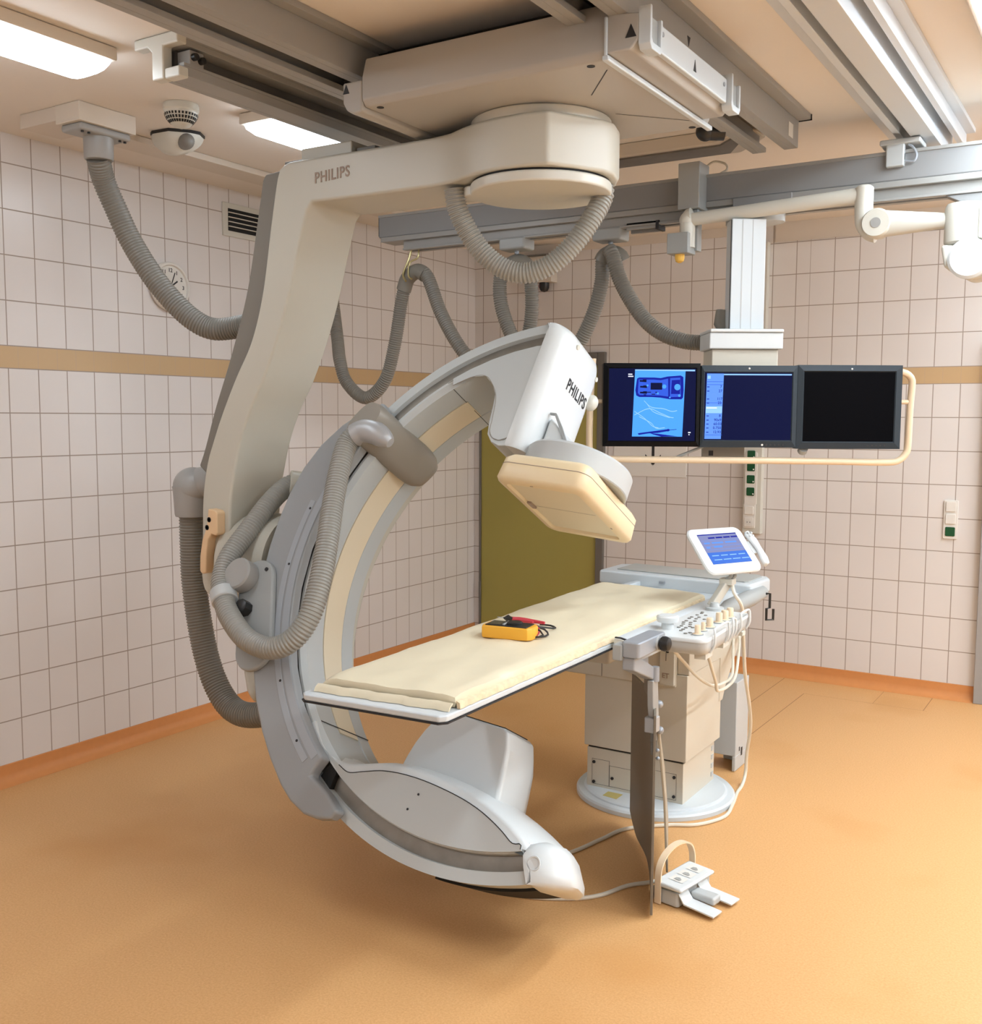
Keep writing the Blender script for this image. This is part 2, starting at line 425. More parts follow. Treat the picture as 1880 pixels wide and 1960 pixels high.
# left rail with moulded end cap, open towards the gantry
rb = thing('ceiling_rail', 'grey ceiling rail furthest left, with a cream T-shaped end cap', 'ceiling rail', (-2.78, 3.7, ZC), 'ceiling rails')
MB().box((-2.885, 2.415, ZC - .02), (-2.69, 5.0, ZC - .0005)).build('flange', RAIL, rb, bevel=.002)
b = MB().box((-2.80, 2.415, 2.785), (-2.775, 5.0, ZC - .02)); b.box((-2.775, 2.415, 2.785), (-2.69, 5.0, 2.815)); b.box((-2.775, 2.415, 2.88), (-2.69, 5.0, ZC - .02)); b.box((-2.715, 2.415, 2.815), (-2.69, 5.0, 2.826))
b.build('channel', RAIL, rb, bevel=.002)
MB().box((-2.774, 2.44, 2.816), (-2.752, 4.98, 2.879)).build('running_track', RAILD, rb)
b = MB().prism([(-2.895, ZC - .001), (-2.685, ZC - .001), (-2.685, ZC - .04), (-2.755, ZC - .04), (-2.755, 2.775), (-2.81, 2.775), (-2.81, 2.865), (-2.83, 2.885), (-2.895, 2.885)], 2.385, 2.425, XZ)
b.box((-2.757, 2.39, 2.775), (-2.685, 2.43, 2.81))
b.build('end_cap', OFFW, rb, bevel=.006)
b = MB().box((-2.75, 2.44, 2.822), (-2.69, 2.50, 2.872)); b.m = 1
b.cyl((-2.70, 2.455, 2.85), (-2.672, 2.455, 2.85), .012, 12); b.cyl((-2.70, 2.485, 2.845), (-2.672, 2.485, 2.845), .012, 12)
b.build('stop_block', [RAIL, BLACK], rb, bevel=.003)
letters('serial_label', 'x', .001, (-1.2485, 4.3, 2.84), (0, 1, 0), (0, 0, 1), LABEL, rc) if False else None
MB().box((-1.2505, 4.378, 2.79), (-1.196, 4.384, 2.918)).build('end_plate', INK, rc) if False else None
b = MB().box((-1.25, 4.379, ZC - .025), (-1.197, 4.385, ZC - .018)); b.box((-1.203, 4.379, ZC - .025), (-1.197, 4.385, ZC - .001)); b.build('end_trim', INK, rc)
MB().box((-1.2499, 4.24, 2.81), (-1.2485, 4.30, 2.865)).build('serial_label', LABEL, rc)
MB().prism([(3.14, 2.862), (3.165, 2.862), (3.1525, 2.832)], -1.2498, -1.2488, YZ).build('pointer_mark', INK, rc)

# cable trunk, ceiling box, detectors ---------------------------------------
tag(MB().box((-3.99, 3.02, ZC - .03), (-3.83, 6.2, ZC - .0005)).build('cable_conduit', CEILP, root=(-3.91, 4.6, ZC), bevel=.003), 'flat white cable conduit on the ceiling along the left wall', 'cable conduit')
t = thing('cable_outlet_box', 'beige box on the ceiling from which the thick hose hangs, top left', 'ceiling box', (-3.69, 2.84, ZC))
MB().box((-3.76, 2.70, 2.845), (-3.61, 2.975, ZC - .0005)).build('box_body', CEILP, t, bevel=.003)
MB().box((-4.0, 2.705, 2.862), (-3.762, 2.90, ZC - .0005)).build('side_cover', TRIMW, t, bevel=.002)
MB().box((-3.752, 2.715, 2.815), (-3.622, 2.96, 2.846)).build('flange', ELBOW, t, bevel=.012)
for y in (2.735, 2.765, 2.915, 2.94): MB().cyl((-3.64, y, 2.808), (-3.64, y, 2.816), .006, 8).build('bolt', BLACK, t)
MB().lathe([(.062, 0), (.062, .075), (.056, .085)][::-1] and [(.055, 0), (.058, .005), (.06, .09)], (-3.692, 2.85, 2.728)).build('hose_sleeve', ELBOW, t)
b = MB(); hose(b, [(-3.70, 2.852, 2.74), (-3.735, 2.905, 2.66), (-3.724, 2.953, 2.552), (-3.687, 2.994, 2.425), (-3.61, 3.035, 2.282), (-3.531, 3.076, 2.172), (-3.451, 3.118, 2.09), (-3.37, 3.159, 2.05), (-3.25, 3.2, 2.06), (-3.13, 3.2, 2.08)], .048, .013)
tag(b.build('cable_hose', HOSED, root=(-3.69, 2.85, 2.74)), 'thick dark grey corrugated hose from the ceiling box to the gantry column', 'hose')

t = thing('smoke_detector', 'round white smoke detector with slotted dome on the ceiling', 'smoke detector', (-3.315, 2.955, ZC))
MB().lathe([(.068, 0), (.07, -.004), (.07, -.026), (.066, -.03)], (-3.315, 2.955, ZC - .0005)).build('base', OFFW, t)
MB().lathe([(.066, -.03), (.064, -.045), (.052, -.066), (.034, -.084), (.008, -.094), (.002, -.095)], (-3.315, 2.955, ZC)).build('dome', OFFW, t)
b = MB()
for k in range(30):
    a = 2 * PI * k / 30
    for (r0, z0, r1, z1) in ((.0655, -.041, .0625, -.050), (.0605, -.054, .0545, -.064), (.0515, -.0675, .0425, -.0765)):
        w = .0052; d = V((math.cos(a), math.sin(a), 0)); q = V((-d.y, d.x, 0)) * w * .8
        c = V((-3.315, 2.955, ZC)); p0 = c + d * (r0 + .001) + V((0, 0, z0)); p1 = c + d * (r1 + .001) + V((0, 0, z1))
        b.add([p0 - q, p0 + q, p1 + q * .85, p1 - q * .85], [(0, 1, 2, 3)])
b.build('vent_slots', VENTD, t)
letters('lettering', 'ZYMORE', .011, (-3.315 + .0375, 2.955 - .0605, ZC - .017), (.85, .53, 0), (0, 0, 1), INKB, t, bold=.02) if False else None

t = thing('motion_sensor', 'white wedge-shaped motion sensor with grey lens on the ceiling', 'motion sensor', (-3.66, 3.22, ZC))
fr = V((.53, -.848, 0)); rt = V((.848, .53, 0)); c0 = V((-3.655, 3.225, ZC))
MB().prism([(-.112, 0), (-.095, .03), (-.01, .075), (.08, .045), (.112, .015), (.112, -.06), (-.112, -.06)], -.012, -.0005, lambda a, c, h: c0 + rt * a + fr * c + V((0, 0, h))).build('mounting_plate', BLACK, t)
secs = []
for k in range(9):
    q = k / 8; s_ = math.cos(q * PI / 2 * .98) ** .6
    secs.append([c0 + rt * (a * s_ - .01 * q) + fr * (c * s_) + V((0, 0, -.013 - .085 * q)) for a, c in [(-.108, 0), (-.092, .028), (-.01, .072), (.078, .043), (.108, .013), (.108, -.055), (-.108, -.055)]])
MB().loft(secs).build('housing', OFFW, t, ang=50)
MB().sphere(c0 + rt * .05 + fr * .028 + V((0, 0, -.045)), .045, (1, .75, .8)).build('lens', GLASSG, t)

# wall fittings -------------------------------------------------------------
t = thing('wall_clock', 'round white wall clock half hidden behind the thick grey hose', 'clock', (X0, 3.72, 2.345))
MB().lathe([(.118, .001), (.124, .008), (.126, .022), (.120, .032), (.110, .034), (.106, .026), (.106, .010)], (X0, 3.72, 2.345), (1, 0, 0), 40).build('rim', SOCK, t)
MB().lathe([(.106, .012), (.106, .024)], (X0, 3.72, 2.345), (1, 0, 0), 40).build('dial', LABEL, t)
for h in range(1, 13):
    a = math.radians(90 - h * 30)
    letters('numeral', str(h), .028, (X0 + .0245, 3.72 + .083 * math.cos(a), 2.345 + .083 * math.sin(a)), (0, 1, 0), (0, 0, 1), INK, t, bold=.012)
b = MB()
for a, l, w in ((35, .055, .004), (68, .08, .003)):
    a = math.radians(a); d = V((0, math.cos(a), math.sin(a))); q = V((0, -d.z, d.y)) * w; c = V((X0 + .0255, 3.72, 2.345))
    b.add([c - q - d * .015, c + q - d * .015, c + q + d * l, c - q + d * l], [(0, 1, 2, 3)])
b.build('hands', INK, t)

t = thing('air_vent', 'white wall vent with dark horizontal louvres behind the gantry column', 'vent', (X0, 4.3, 2.755))
b = MB().box((X0, 4.105, 2.665), (X0 + .012, 4.60, 2.845)); b.build('frame', OFFW, t, bevel=.003)
MB().box((X0 + .012, 4.14, 2.695), (X0 + .0135, 4.565, 2.815)).build('opening', VENTD, t)
b = MB()
for k in range(4): b.box((X0 + .0135, 4.14, 2.716 + k * .025), (X0 + .022, 4.565, 2.7205 + k * .025))
b.build('louvres', OFFW, t)

t = thing('distribution_box', 'beige wall box with a red and a black lamp below, in the far corner', 'wall box', (-3.72, Y1, 2.72))
MB().box((-3.84, Y1 - .09, 2.645), (-3.60, Y1 - .0005, 2.83)).build('box_body', CEILP, t, bevel=.004)
MB().box((-3.86, Y1 - .10, 2.83), (-3.58, Y1 - .0005, 2.84)).build('lid', FRAMG, t)
b = MB().lathe([(.036, 0), (.036, -.035), (.025, -.055), (.004, -.062)], (-3.79, Y1 - .05, 2.645)); b.build('red_lamp', REDL, t)
b = MB().lathe([(.036, 0), (.036, -.035), (.025, -.058), (.004, -.066)], (-3.68, Y1 - .05, 2.645)); b.build('black_lamp', BLACK, t)

def round_socket(b, x, y, z, r):
    b.lathe([(r, 0), (r, .002), (r * .8, .002), (r * .78, .001)], (x, y, z), (0, -1, 0), 20)
t = thing('socket_column', 'tall beige trunking on the back wall with green sockets and a switch', 'socket panel', (-2.1, Y1, 1.9))
MB().box((-2.175, Y1 - .055, .93), (-2.055, Y1 - .0005, 2.80)).build('trunking', OFFW, t, bevel=.003)
yf = Y1 - .0555
MB().prism(rrect(-2.162, 1.12, -2.082, 1.46, .008), yf - .008, yf, XZ).build('socket_frame', SOCK, t, bevel=.002)
for z in (1.365, 1.285, 1.205, 1.445):
    s_ = MB().prism(rrect(-2.148, z - .027, -2.096, z + .027, .007), yf - .013, yf - .008, XZ).build('green_socket', SGRN, t, bevel=.002)
    MB().sphere((-2.104, yf - .015, z - .015), .005).build('pilot_light', SOCK, s_)
MB().prism(rrect(-2.168, .965, -2.088, 1.125, .008), yf - .008, yf, XZ).build('switch_frame', SOCK, t, bevel=.002)
MB().prism(rrect(-2.158, 1.055, -2.098, 1.11, .006), yf - .015, yf - .008, XZ).build('rocker_switch', SOCK, t, bevel=.003)
s_ = MB().prism(rrect(-2.158, .975, -2.098, 1.035, .006), yf - .013, yf - .008, XZ).build('white_socket', SOCK, t, bevel=.003)
b = MB(); b.lathe([(.021, 0), (.021, .001)], (-2.128, yf - .013, 1.005), (0, -1, 0), 20); b.m = 1
b.cyl((-2.137, yf - .0145, 1.005), (-2.137, yf - .014, 1.005), .003, 8); b.cyl((-2.119, yf - .0145, 1.005), (-2.119, yf - .014, 1.005), .003, 8)
b.build('socket_face', [LABEL, INK], s_)

t = thing('wall_switch', 'white three-gang plate with two switches over a green socket, right of the monitors', 'switch', (-.92, Y1, 1.085))
MB().prism(rrect(-.96, .968, -.88, 1.20, .008), Y1 - .011, Y1 - .0005, XZ).build('plate', SOCK, t, bevel=.003)
for z in (1.162, 1.088): MB().prism(rrect(-.948, z - .03, -.892, z + .03, .006), Y1 - .018, Y1 - .011, XZ).build('rocker_switch', SOCK, t, bevel=.003)
s_ = MB().prism(rrect(-.947, .985, -.893, 1.04, .006), Y1 - .016, Y1 - .011, XZ).build('green_socket', SGRN, t, bevel=.003)

t = thing('wall_plate', 'plain white plate with a black downward arrow on the back wall, below the left monitor', 'sign', (-2.86, Y1, 1.45))
MB().box((-3.13, Y1 - .008, 1.275), (-2.59, Y1 - .0005, 1.72)).build('panel', SOCK, t, bevel=.002)
b = MB(); f = lambda a, z, h: (a, Y1 - .0085 - h, z)
b.prism([(-2.842, 1.67), (-2.822, 1.67), (-2.822, 1.36), (-2.842, 1.36)], 0, .001, f)
b.prism([(-2.89, 1.43), (-2.845, 1.388), (-2.832, 1.352), (-2.86, 1.385), (-2.89, 1.395)], 0, .001, f)
b.prism([(-2.774, 1.43), (-2.819, 1.388), (-2.832, 1.352), (-2.804, 1.385), (-2.774, 1.395)], 0, .001, f)
b.build('arrow', INK, t)

# ------------------------------------------------------------------ the C-arm gantry
ISO = V((-1.784, 3.172, 1.07)); AL = .495; BE = .099
_e2 = V((0, math.sin(AL), math.cos(AL))); cn = V((0, math.cos(AL), -math.sin(AL)))
cu = V((1, 0, 0)) * math.sin(BE) + _e2 * math.cos(BE); cvv = V((1, 0, 0)) * math.cos(BE) - _e2 * math.sin(BE)
def CW(p): return ISO + cvv * p[0] + cn * p[1] + cu * p[2]       # (v, n, u) of the C plane
def CMB():
    b = MB(); b.T = CW; return b
def pol(r, t): return (r * math.cos(math.radians(t)), r * math.sin(math.radians(t)))
VU = lambda a, c, h: (a, h, c)

G = thing('c_arm_gantry', 'large ceiling-hung C-shaped X-ray gantry in the middle of the room', 'X-ray machine', (-1.784, 3.172, ZC))
# carriage
b = MB().prism([(2.70, 2.70), (2.715, 2.68), (3.50, 2.68), (3.53, 2.71), (3.53, 2.835), (2.72, 2.835), (2.70, 2.77)], -2.185, -1.315, YZ)
car = b.build('carriage', CARR, G, bevel=.006)
MB().box((-2.40, 2.86, 2.835), (-1.30, 3.48, 2.90)).build('shade_chassis', RUBB, car)  # support block in near black, standing in for the shadow above the carriage
b = MB().prism([(-2.265, 2.765), (-2.185, 2.765), (-2.185, 2.665), (-2.22, 2.66), (-2.25, 2.675), (-2.265, 2.70)], 2.70, 3.42, XZ)
b.build('left_buffer', CARR, car, bevel=.008)
b = MB().prism([(-1.315, 2.80), (-1.215, 2.785), (-1.215, 2.715), (-1.24, 2.69), (-1.315, 2.69)], 2.70, 3.45, XZ); b.build('right_skirt', CARR, car, bevel=.006)
b = MB().box((-1.325, 2.697, 2.672), (-1.305, 3.53, 2.688)); b.prism([(-1.319, 2.79), (-1.309, 2.79), (-1.309, 2.685), (-1.319, 2.685)], 2.694, 2.704, XZ)
b.build('edge_trim', TABW, car, bevel=.004)
b = MB().box((-1.216, 2.79, 2.705), (-1.196, 3.36, 2.782)); s_ = b.build('side_beam', TABW, car, bevel=.005)
for y0, y1 in ((2.70, 2.785), (3.365, 3.45)):
    b = MB(); b.prism([(y0, 2.80), (y0, 2.70), (y0 + .012, 2.685), (y1 - .012, 2.685), (y1, 2.70), (y1, 2.78), (y1 - .012, 2.78), (y1 - .012, 2.705), (y0 + .02, 2.705), (y0 + .012, 2.715), (y0 + .012, 2.80)], -1.217, -1.180, YZ)
    b.build('buffer_clip', TABW, car, bevel=.003)
    MB().box((-1.2165, y0 + .021, 2.706), (-1.190, y1 - .014, 2.775)).build('buffer_pad', GREYP, car)
b = MB(); b.prism([(-1.255, 2.722), (-1.222, 2.722), (-1.2385, 2.758)], 2.6985, 2.6998, XZ); b.prism([(-2.262, 2.728), (-2.236, 2.728), (-2.249, 2.758)], 2.6985, 2.6998, XZ)
b.prism([(3.06, 2.725), (3.082, 2.725), (3.071, 2.76)], -1.1958, -1.1948, YZ)
b.build('pointer_mark', INK, car)
b = MB()
for y in (2.82, 3.33): b.cyl((-1.1965, y, 2.757), (-1.193, y, 2.757), .007, 10)
b.build('screw', STEEL, car)
b = MB().add([(-1.50, 2.98, 2.6795), (-1.355, 2.79, 2.6795), (-1.352, 2.792, 2.6795), (-1.497, 2.982, 2.6795)], [(0, 1, 2, 3)])
b.build('seam', INK, car); b = MB().add([(-1.52, 3.2, 2.6795), (-1.34, 3.40, 2.6795), (-1.337, 3.397, 2.6795), (-1.517, 3.197, 2.6795)], [(0, 1, 2, 3)])
b.build('seam', INK, car)
for x, y in ((-1.38, 2.74), (-2.14, 2.74), (-1.36, 3.48)): MB().cyl((x, y, 2.6785), (x, y, 2.6797), .012, 12).build('plug', INK, car)
# rotation bearing
MB().lathe([(.236, 0), (.24, .004), (.24, .03), (.236, .034)], (-1.784, 3.172, 2.645), n=64).build('bearing_ring', OFFW, G)
MB().lathe([(.215, 0), (.215, .012)], (-1.77, 3.19, 2.674), n=48).build('bearing_gap', RUBB, G)
# L-arm: head, beam and curved column in one casting
head = [(-2.40, 3.02), (-2.14, 3.02), (-2.05, 3.005), (-1.98, 2.97), (-1.90, 2.94), (-1.80, 2.925), (-1.70, 2.928), (-1.63, 2.94), (-1.522, 3.13), (-1.515, 3.19), (-1.54, 3.28), (-1.59, 3.36), (-1.67, 3.42), (-1.784, 3.44), (-1.90, 3.43), (-2.0, 3.38), (-2.08, 3.335), (-2.16, 3.32), (-2.40, 3.32)]
co = [(-2.80, 2.648), (-2.835, 2.636), (-2.864, 2.60), (-2.903, 2.422), (-2.953, 2.165), (-3.017, 1.980), (-3.108, 1.835), (-3.19, 1.690), (-3.249, 1.567), (-3.285, 1.477), (-3.312, 1.343), (-3.320, 1.193), (-3.330, 1.02), (-3.315, .95), (-3.275, .915)]
ci = [(-3.20, .93), (-3.175, 1.02), (-3.165, 1.102), (-3.155, 1.239), (-3.145, 1.350), (-3.12, 1.460), (-3.08, 1.591), (-3.022, 1.713), (-2.955, 1.818), (-2.872, 1.989), (-2.808, 2.156), (-2.756, 2.330), (-2.712, 2.470), (-2.69, 2.485), (-2.40, 2.48)]
def dense(p, k=4):
    q = spline([(a, 0, c) for a, c in p], .03); return [(v.x, v.z) for v in q]
prof = [(-2.40, 2.648)] + dense(co) + dense(ci[:-2]) + ci[-2:]
def l_arm():
    b = MB(); b.prism(prof, 3.02, 3.32, XZ); b.prism(head, 2.48, 2.648, XY)
    bm = bmesh.new(); vs = [bm.verts.new(p) for p in b.v]
    for f in b.f: bm.faces.new([vs[i] for i in f])
    bmesh.ops.delete(bm, geom=[f for f in bm.faces if all(abs(v.co.x + 2.40) < 1e-5 for v in f.verts)], context='FACES_ONLY')
    bmesh.ops.remove_doubles(bm, verts=bm.verts, dist=1e-4)
    bm.verts.index_update(); r = MB(); r.add([v.co.copy() for v in bm.verts], [[v.index for v in f.verts] for f in bm.faces]); bm.free()
    return r
larm = l_arm().build('l_arm', CREAM, G, bevel=.012, seg=3, limit=40)
letters('lettering', 'PHILIPS', .056, (-2.587, 3.0185, 2.573), (1, 0, .05), (0, 0, 1), INKB, larm, bold=.016, xs=.86, gap=1.12)
b = MB().box((-2.775, 3.06, 2.645), (-2.525, 3.28, 2.70)); b.build('cable_cover', CREAM, larm, bevel=.006)
MB().box((-2.52, 3.08, 2.645), (-2.43, 3.26, 2.675)).build('cable_duct', DGREY, larm, bevel=.004)
MB().box((-2.87, 3.07, 2.63), (-2.78, 3.27, 2.665)).build('cable_duct', DGREY, larm, bevel=.004)
# round lid under the head
lid = [(-1.784 + .243 * math.cos(a), 3.172 + .243 * math.sin(a)) for a in [2 * PI * k / 64 for k in range(64)]]
MB().prism(lid, 2.438, 2.474, XY).build('head_lid', OFFW, G, bevel=.008)
MB().lathe([(.235, 0), (.235, .012)], (-1.784, 3.172, 2.47), n=48).build('lid_gap', RUBB, G)
b = MB().cyl((-1.985, 3.10, 2.4385), (-1.985, 3.10, 2.4735), .06, 32); b.build('lid_tab', OFFW, G, bevel=.006)
b = MB(); hose(b, [(-2.06, 3.05, 2.47), (-2.055, 3.06, 2.41), (-2.036, 3.081, 2.347), (-1.991, 3.112, 2.265), (-1.923, 3.144, 2.203), (-1.846, 3.175, 2.182), (-1.76, 3.206, 2.21), (-1.685, 3.237, 2.281), (-1.632, 3.269, 2.369), (-1.61, 3.30, 2.44), (-1.61, 3.30, 2.48)], .037, .0125, .004)
b.build('looped_hose', HOSE, G)
# dark back cover
do = [(-2.87, 2.628), (-2.95, 2.622), (-2.965, 2.60), (-3.000, 2.434), (-3.062, 2.173), (-3.156, 1.927), (-3.252, 1.715), (-3.319, 1.545), (-3.365, 1.45), (-3.30, 1.43)]
di = [(-3.278, 1.477), (-3.245, 1.567), (-3.18, 1.69), (-3.10, 1.835), (-3.01, 1.980), (-2.945, 2.165), (-2.895, 2.422), (-2.86, 2.60)]
MB().prism(do[:3] + dense(do[2:-1])[1:] + [do[-1]] + dense(di), 3.045, 3.295, XZ).build('back_cover', DGREY, G, bevel=.008, limit=40)
# elbow and long hanging hose at the column's foot
b = MB(); b.sphere((-3.475, 3.12, 1.375), .088, (1.05, .95, .95), 28, 18); b.lathe([(.074, 0), (.077, .01), (.082, .10), (.086, .13)], (-3.482, 3.12, 1.245), n=28); b.cyl((-3.47, 3.13, 1.385), (-3.30, 3.15, 1.41), .07)
b.build('hose_elbow', ELBOW, G)
b = MB(); hose(b, [(-3.49, 3.12, 1.28), (-3.49, 3.12, 1.20), (-3.49, 3.12, 1.12), (-3.485, 3.12, .96), (-3.46, 3.12, .80), (-3.42, 3.12, .64), (-3.365, 3.12, .52), (-3.29, 3.12, .435), (-3.20, 3.12, .405), (-3.09, 3.13, .42), (-2.98, 3.15, .47), (-2.88, 3.16, .55)], .055, .013)
b.build('hanging_hose', HOSED, G)
# grip with buttons
gp = [(-3.232, 1.30), (-3.19, 1.295), (-3.178, 1.285), (-3.18, 1.20), (-3.19, 1.19), (-3.215, 1.195), (-3.235, 1.17), (-3.248, 1.10), (-3.252, 1.03), (-3.275, 1.025), (-3.288, 1.035), (-3.285, 1.10), (-3.27, 1.17), (-3.245, 1.22), (-3.237, 1.25)]
gr = MB().prism(gp, 2.975, 3.022, XZ).build('hand_grip', TANH, G, bevel=.006)
b = MB()
for x, z in ((-3.225, 1.255), (-3.238, 1.222)): b.lathe([(.011, 0), (.011, .0012), (.008, .0012), (.008, 0)], (x, 2.9748, z), (0, -1, 0), 16)
b.build('button', INK, gr)
# rotation housing between column and sleeve
b = MB().lathe([(.17, -.10), (.20, -.07), (.205, .0), (.205, .20)], (-3.13, 3.172, 1.07), (1, 0, 0), 48); b.build('rotation_housing', CREAM, G)
b = CMB(); b.prism([(-1.02, -.70), (-1.075, -.665), (-1.13, -.60), (-1.18, -.50), (-1.205, -.36), (-1.215, -.15), (-1.21, .08), (-1.19, .22), (-1.14, .30), (-1.06, .34), (-1.02, .30)], -.06, .21, VU); b.build('sleeve_frame', CREAM, G, bevel=.03, seg=3)
b = MB().prism([(3.02, 1.0), (3.32, 1.0), (3.34, 1.30), (3.0, 1.30)], -3.22, -3.12, YZ)

# sleeve -------------------------------------------------------------------
def sector(r0, r1, a0, a1, n=40, r0b=None, r1b=None):
    r0b = r0 if r0b is None else r0b; r1b = r1 if r1b is None else r1b
    out = [pol(r1 + (r1b - r1) * i / n, a0 + (a1 - a0) * i / n) for i in range(n + 1)]
    inn = [pol(r0 + (r0b - r0) * i / n, a0 + (a1 - a0) * i / n) for i in range(n + 1)]
    return out + inn[::-1]
b = CMB()
so = [pol(r, a) for r, a in ((1.00, 146), (1.045, 150), (1.085, 156), (1.112, 162), (1.122, 168), (1.12, 174), (1.112, 180), (1.105, 186), (1.098, 192), (1.094, 198), (1.092, 205), (1.092, 212), (1.093, 219), (1.094, 226), (1.096, 232), (1.10, 238), (1.098, 242), (1.085, 246), (1.06, 249), (1.025, 251.5), (.99, 252))]
si = [pol(r, a) for r, a in ((.975, 247), (.985, 241.5), (.96, 241), (.915, 240.6), (.917, 235), (.92, 225), (.92, 215), (.92, 205), (.92, 195), (.92, 185), (.92, 175), (.92, 165), (.925, 155), (.94, 147))]
b.prism(so + si, -.225, -.172, VU)
slv = b.build('sleeve', SLEEV, G, bevel=.012, seg=3, limit=40)
b = CMB(); b.prism([pol(1.024, a) for a in range(246, 149, -3)] + [pol(r, a) for r, a in ((1.06, 150), (1.11, 158), (1.135, 168), (1.135, 178), (1.125, 188), (1.115, 196), (1.098, 205), (1.09, 215), (1.088, 230), (1.085, 240), (1.06, 246))], -.172, .225, VU); b.prism(sector(.935, 1.085, 152, 244, 50), .172, .225, VU)
b.build('sleeve_back', CREAM, G, bevel=.008, limit=40)
b = CMB(); b.prism(sector(.962, .988, 174, 238, 40), -.2268, -.2248, VU); b.build('sleeve_trim', SLEEV2, slv, bevel=.001)
b = CMB(); b.prism(sector(.922, .954, 170, 239, 40), -.2262, -.2248, VU); b.build('sleeve_inset', SLEEV2, slv, bevel=.001)
b = CMB()
for a in (176, 190, 218, 233):
    p = pol(.970, a); b.cyl((p[0], -.2285, p[1]), (p[0], -.227, p[1]), .005, 8)
b.build('screw', INK, slv)
# oval motor plate with boss
b = CMB(); ax0, ax1 = (-1.065, -.265), (-.935, -.52)
d = V((ax1[0] - ax0[0], ax1[1] - ax0[1])); an = math.degrees(math.atan2(d.y, d.x))
ov = arcpts(ax0, .085, an + 90, an + 270, 14) + arcpts(ax1, .085, an - 90, an + 90, 14)
b.prism(ov, -.25, -.222, VU); b.build('motor_plate', GREYP, slv, bevel=.01)
b = CMB(); b.lathe([(.062, 0), (.064, .005), (.064, .055), (.058, .062)], (-1.115, -.25, -.268), (0, -1, 0), 28); b.build('motor_boss', ELBOW, slv)
b = CMB(); b.lathe([(.03, 0), (.03, .04), (.022, .045)], (-1.045, -.25, -.385), (0, -1, 0), 8); b.tube(spline([CW((-1.05, -.29, -.40)) * 0 + V((-1.05, -.28, -.40)), V((-1.06, -.30, -.44)), V((-1.04, -.28, -.48))], .01), .008, 8)
b.build('black_knob', BLACK, slv)
b = CMB(); b.cyl((-1.03, -.255, -.215), (-1.03, -.2515, -.215), .008, 10); b.build('screw', INK, slv)
# connector stub where the arc hose starts
b = CMB(); b.cyl((-1.15, .02, .24), (-1.262, -.10, .19), .062, 24); b.box((-1.2, -.02, .17), (-1.05, .16, .30)); b.build('hose_stub', CREAM, G, bevel=.006)
# hose over the sleeve
hp = [(-1.235, -.07, .215), (-1.264, -.10, .184), (-1.256, -.16, .089), (-1.24, -.22, -.058), (-1.229, -.27, -.204), (-1.193, -.29, -.306), (-1.136, -.30, -.369), (-1.051, -.31, -.436), (-.918, -.315, -.498), (-.79, -.315, -.506), (-.705, -.315, -.455), (-.672, -.315, -.357), (-.695, -.31, -.216), (-.75, -.30, -.055), (-.812, -.285, .096), (-.862, -.27, .235), (-.892, -.255, .345), (-.868, -.25, .40), (-.83, -.25, .415)]
b = MB(); hose(b, [CW(p) for p in hp], .042, .0125, .0035, 20); hz = b.build('arc_hose', HOSE, G)
b = MB(); p0, p1 = CW((-1.165, -.295, -.342)), CW((-1.105, -.303, -.395)); b.lathe([(.047, -.028), (.051, -.024), (.051, .024), (.047, .028)], (p0 + p1) / 2, (p1 - p0), 28)
b.build('hose_collar', LGREY, hz)
# taupe clamp bracket and silver elbow on the arc
def capsule(p0, p1, r, n0, n1, mb):
    an = math.degrees(math.atan2(p1[1] - p0[1], p1[0] - p0[0]))
    return mb.prism(arcpts(p0, r, an + 90, an + 270, 12) + arcpts(p1, r, an - 90, an + 90, 12), n0, n1, VU)
b = CMB()
secs = []
c0_, c1_ = V((-.842, -.275, .452)), V((-.752, .125, .405))
t_ = V((.5, 0, .866)); w_ = V((-.866, 0, .5))
for k in range(15):
    q = k / 14; c = c0_.lerp(c1_, q)
    e_ = max(0, (q - .72) / .28); s_ = math.sqrt(max(.02, 1 - e_ ** 2.4)) * (1 if k else .9)
    secs.append([c + t_ * (.088 * s_ * math.copysign(abs(math.cos(a)) ** .7, math.cos(a))) + w_ * (.058 * s_ * math.copysign(abs(math.sin(a)) ** .7, math.sin(a))) for a in [2 * PI * (i + .5) / 32 for i in range(32)]])
b.loft(secs); br_ = b.build('clamp_bracket', TAUPE, G, ang=60)
b = MB(); b.tube(spline([CW(p) for p in ((-.872, -.25, .395), (-.83, -.25, .42), (-.78, -.245, .425), (-.73, -.235, .41), (-.69, -.225, .395))], .01), [.046] * 4 + [.046 - .0012 * k for k in range(40)][:14], 24) if False else None
q = spline([CW(p) for p in ((-.875, -.25, .39), (-.84, -.25, .412), (-.79, -.245, .415), (-.74, -.235, .40), (-.70, -.225, .385))], .01)
rr = [.047 if i < len(q) * .45 else .047 * math.sqrt(max(.03, 1 - ((i - len(q) * .45) / (len(q) * .55)) ** 2)) for i in range(len(q))]
b = MB(); b.tube(q, rr, 24); b.build('silver_elbow', SILV, br_)

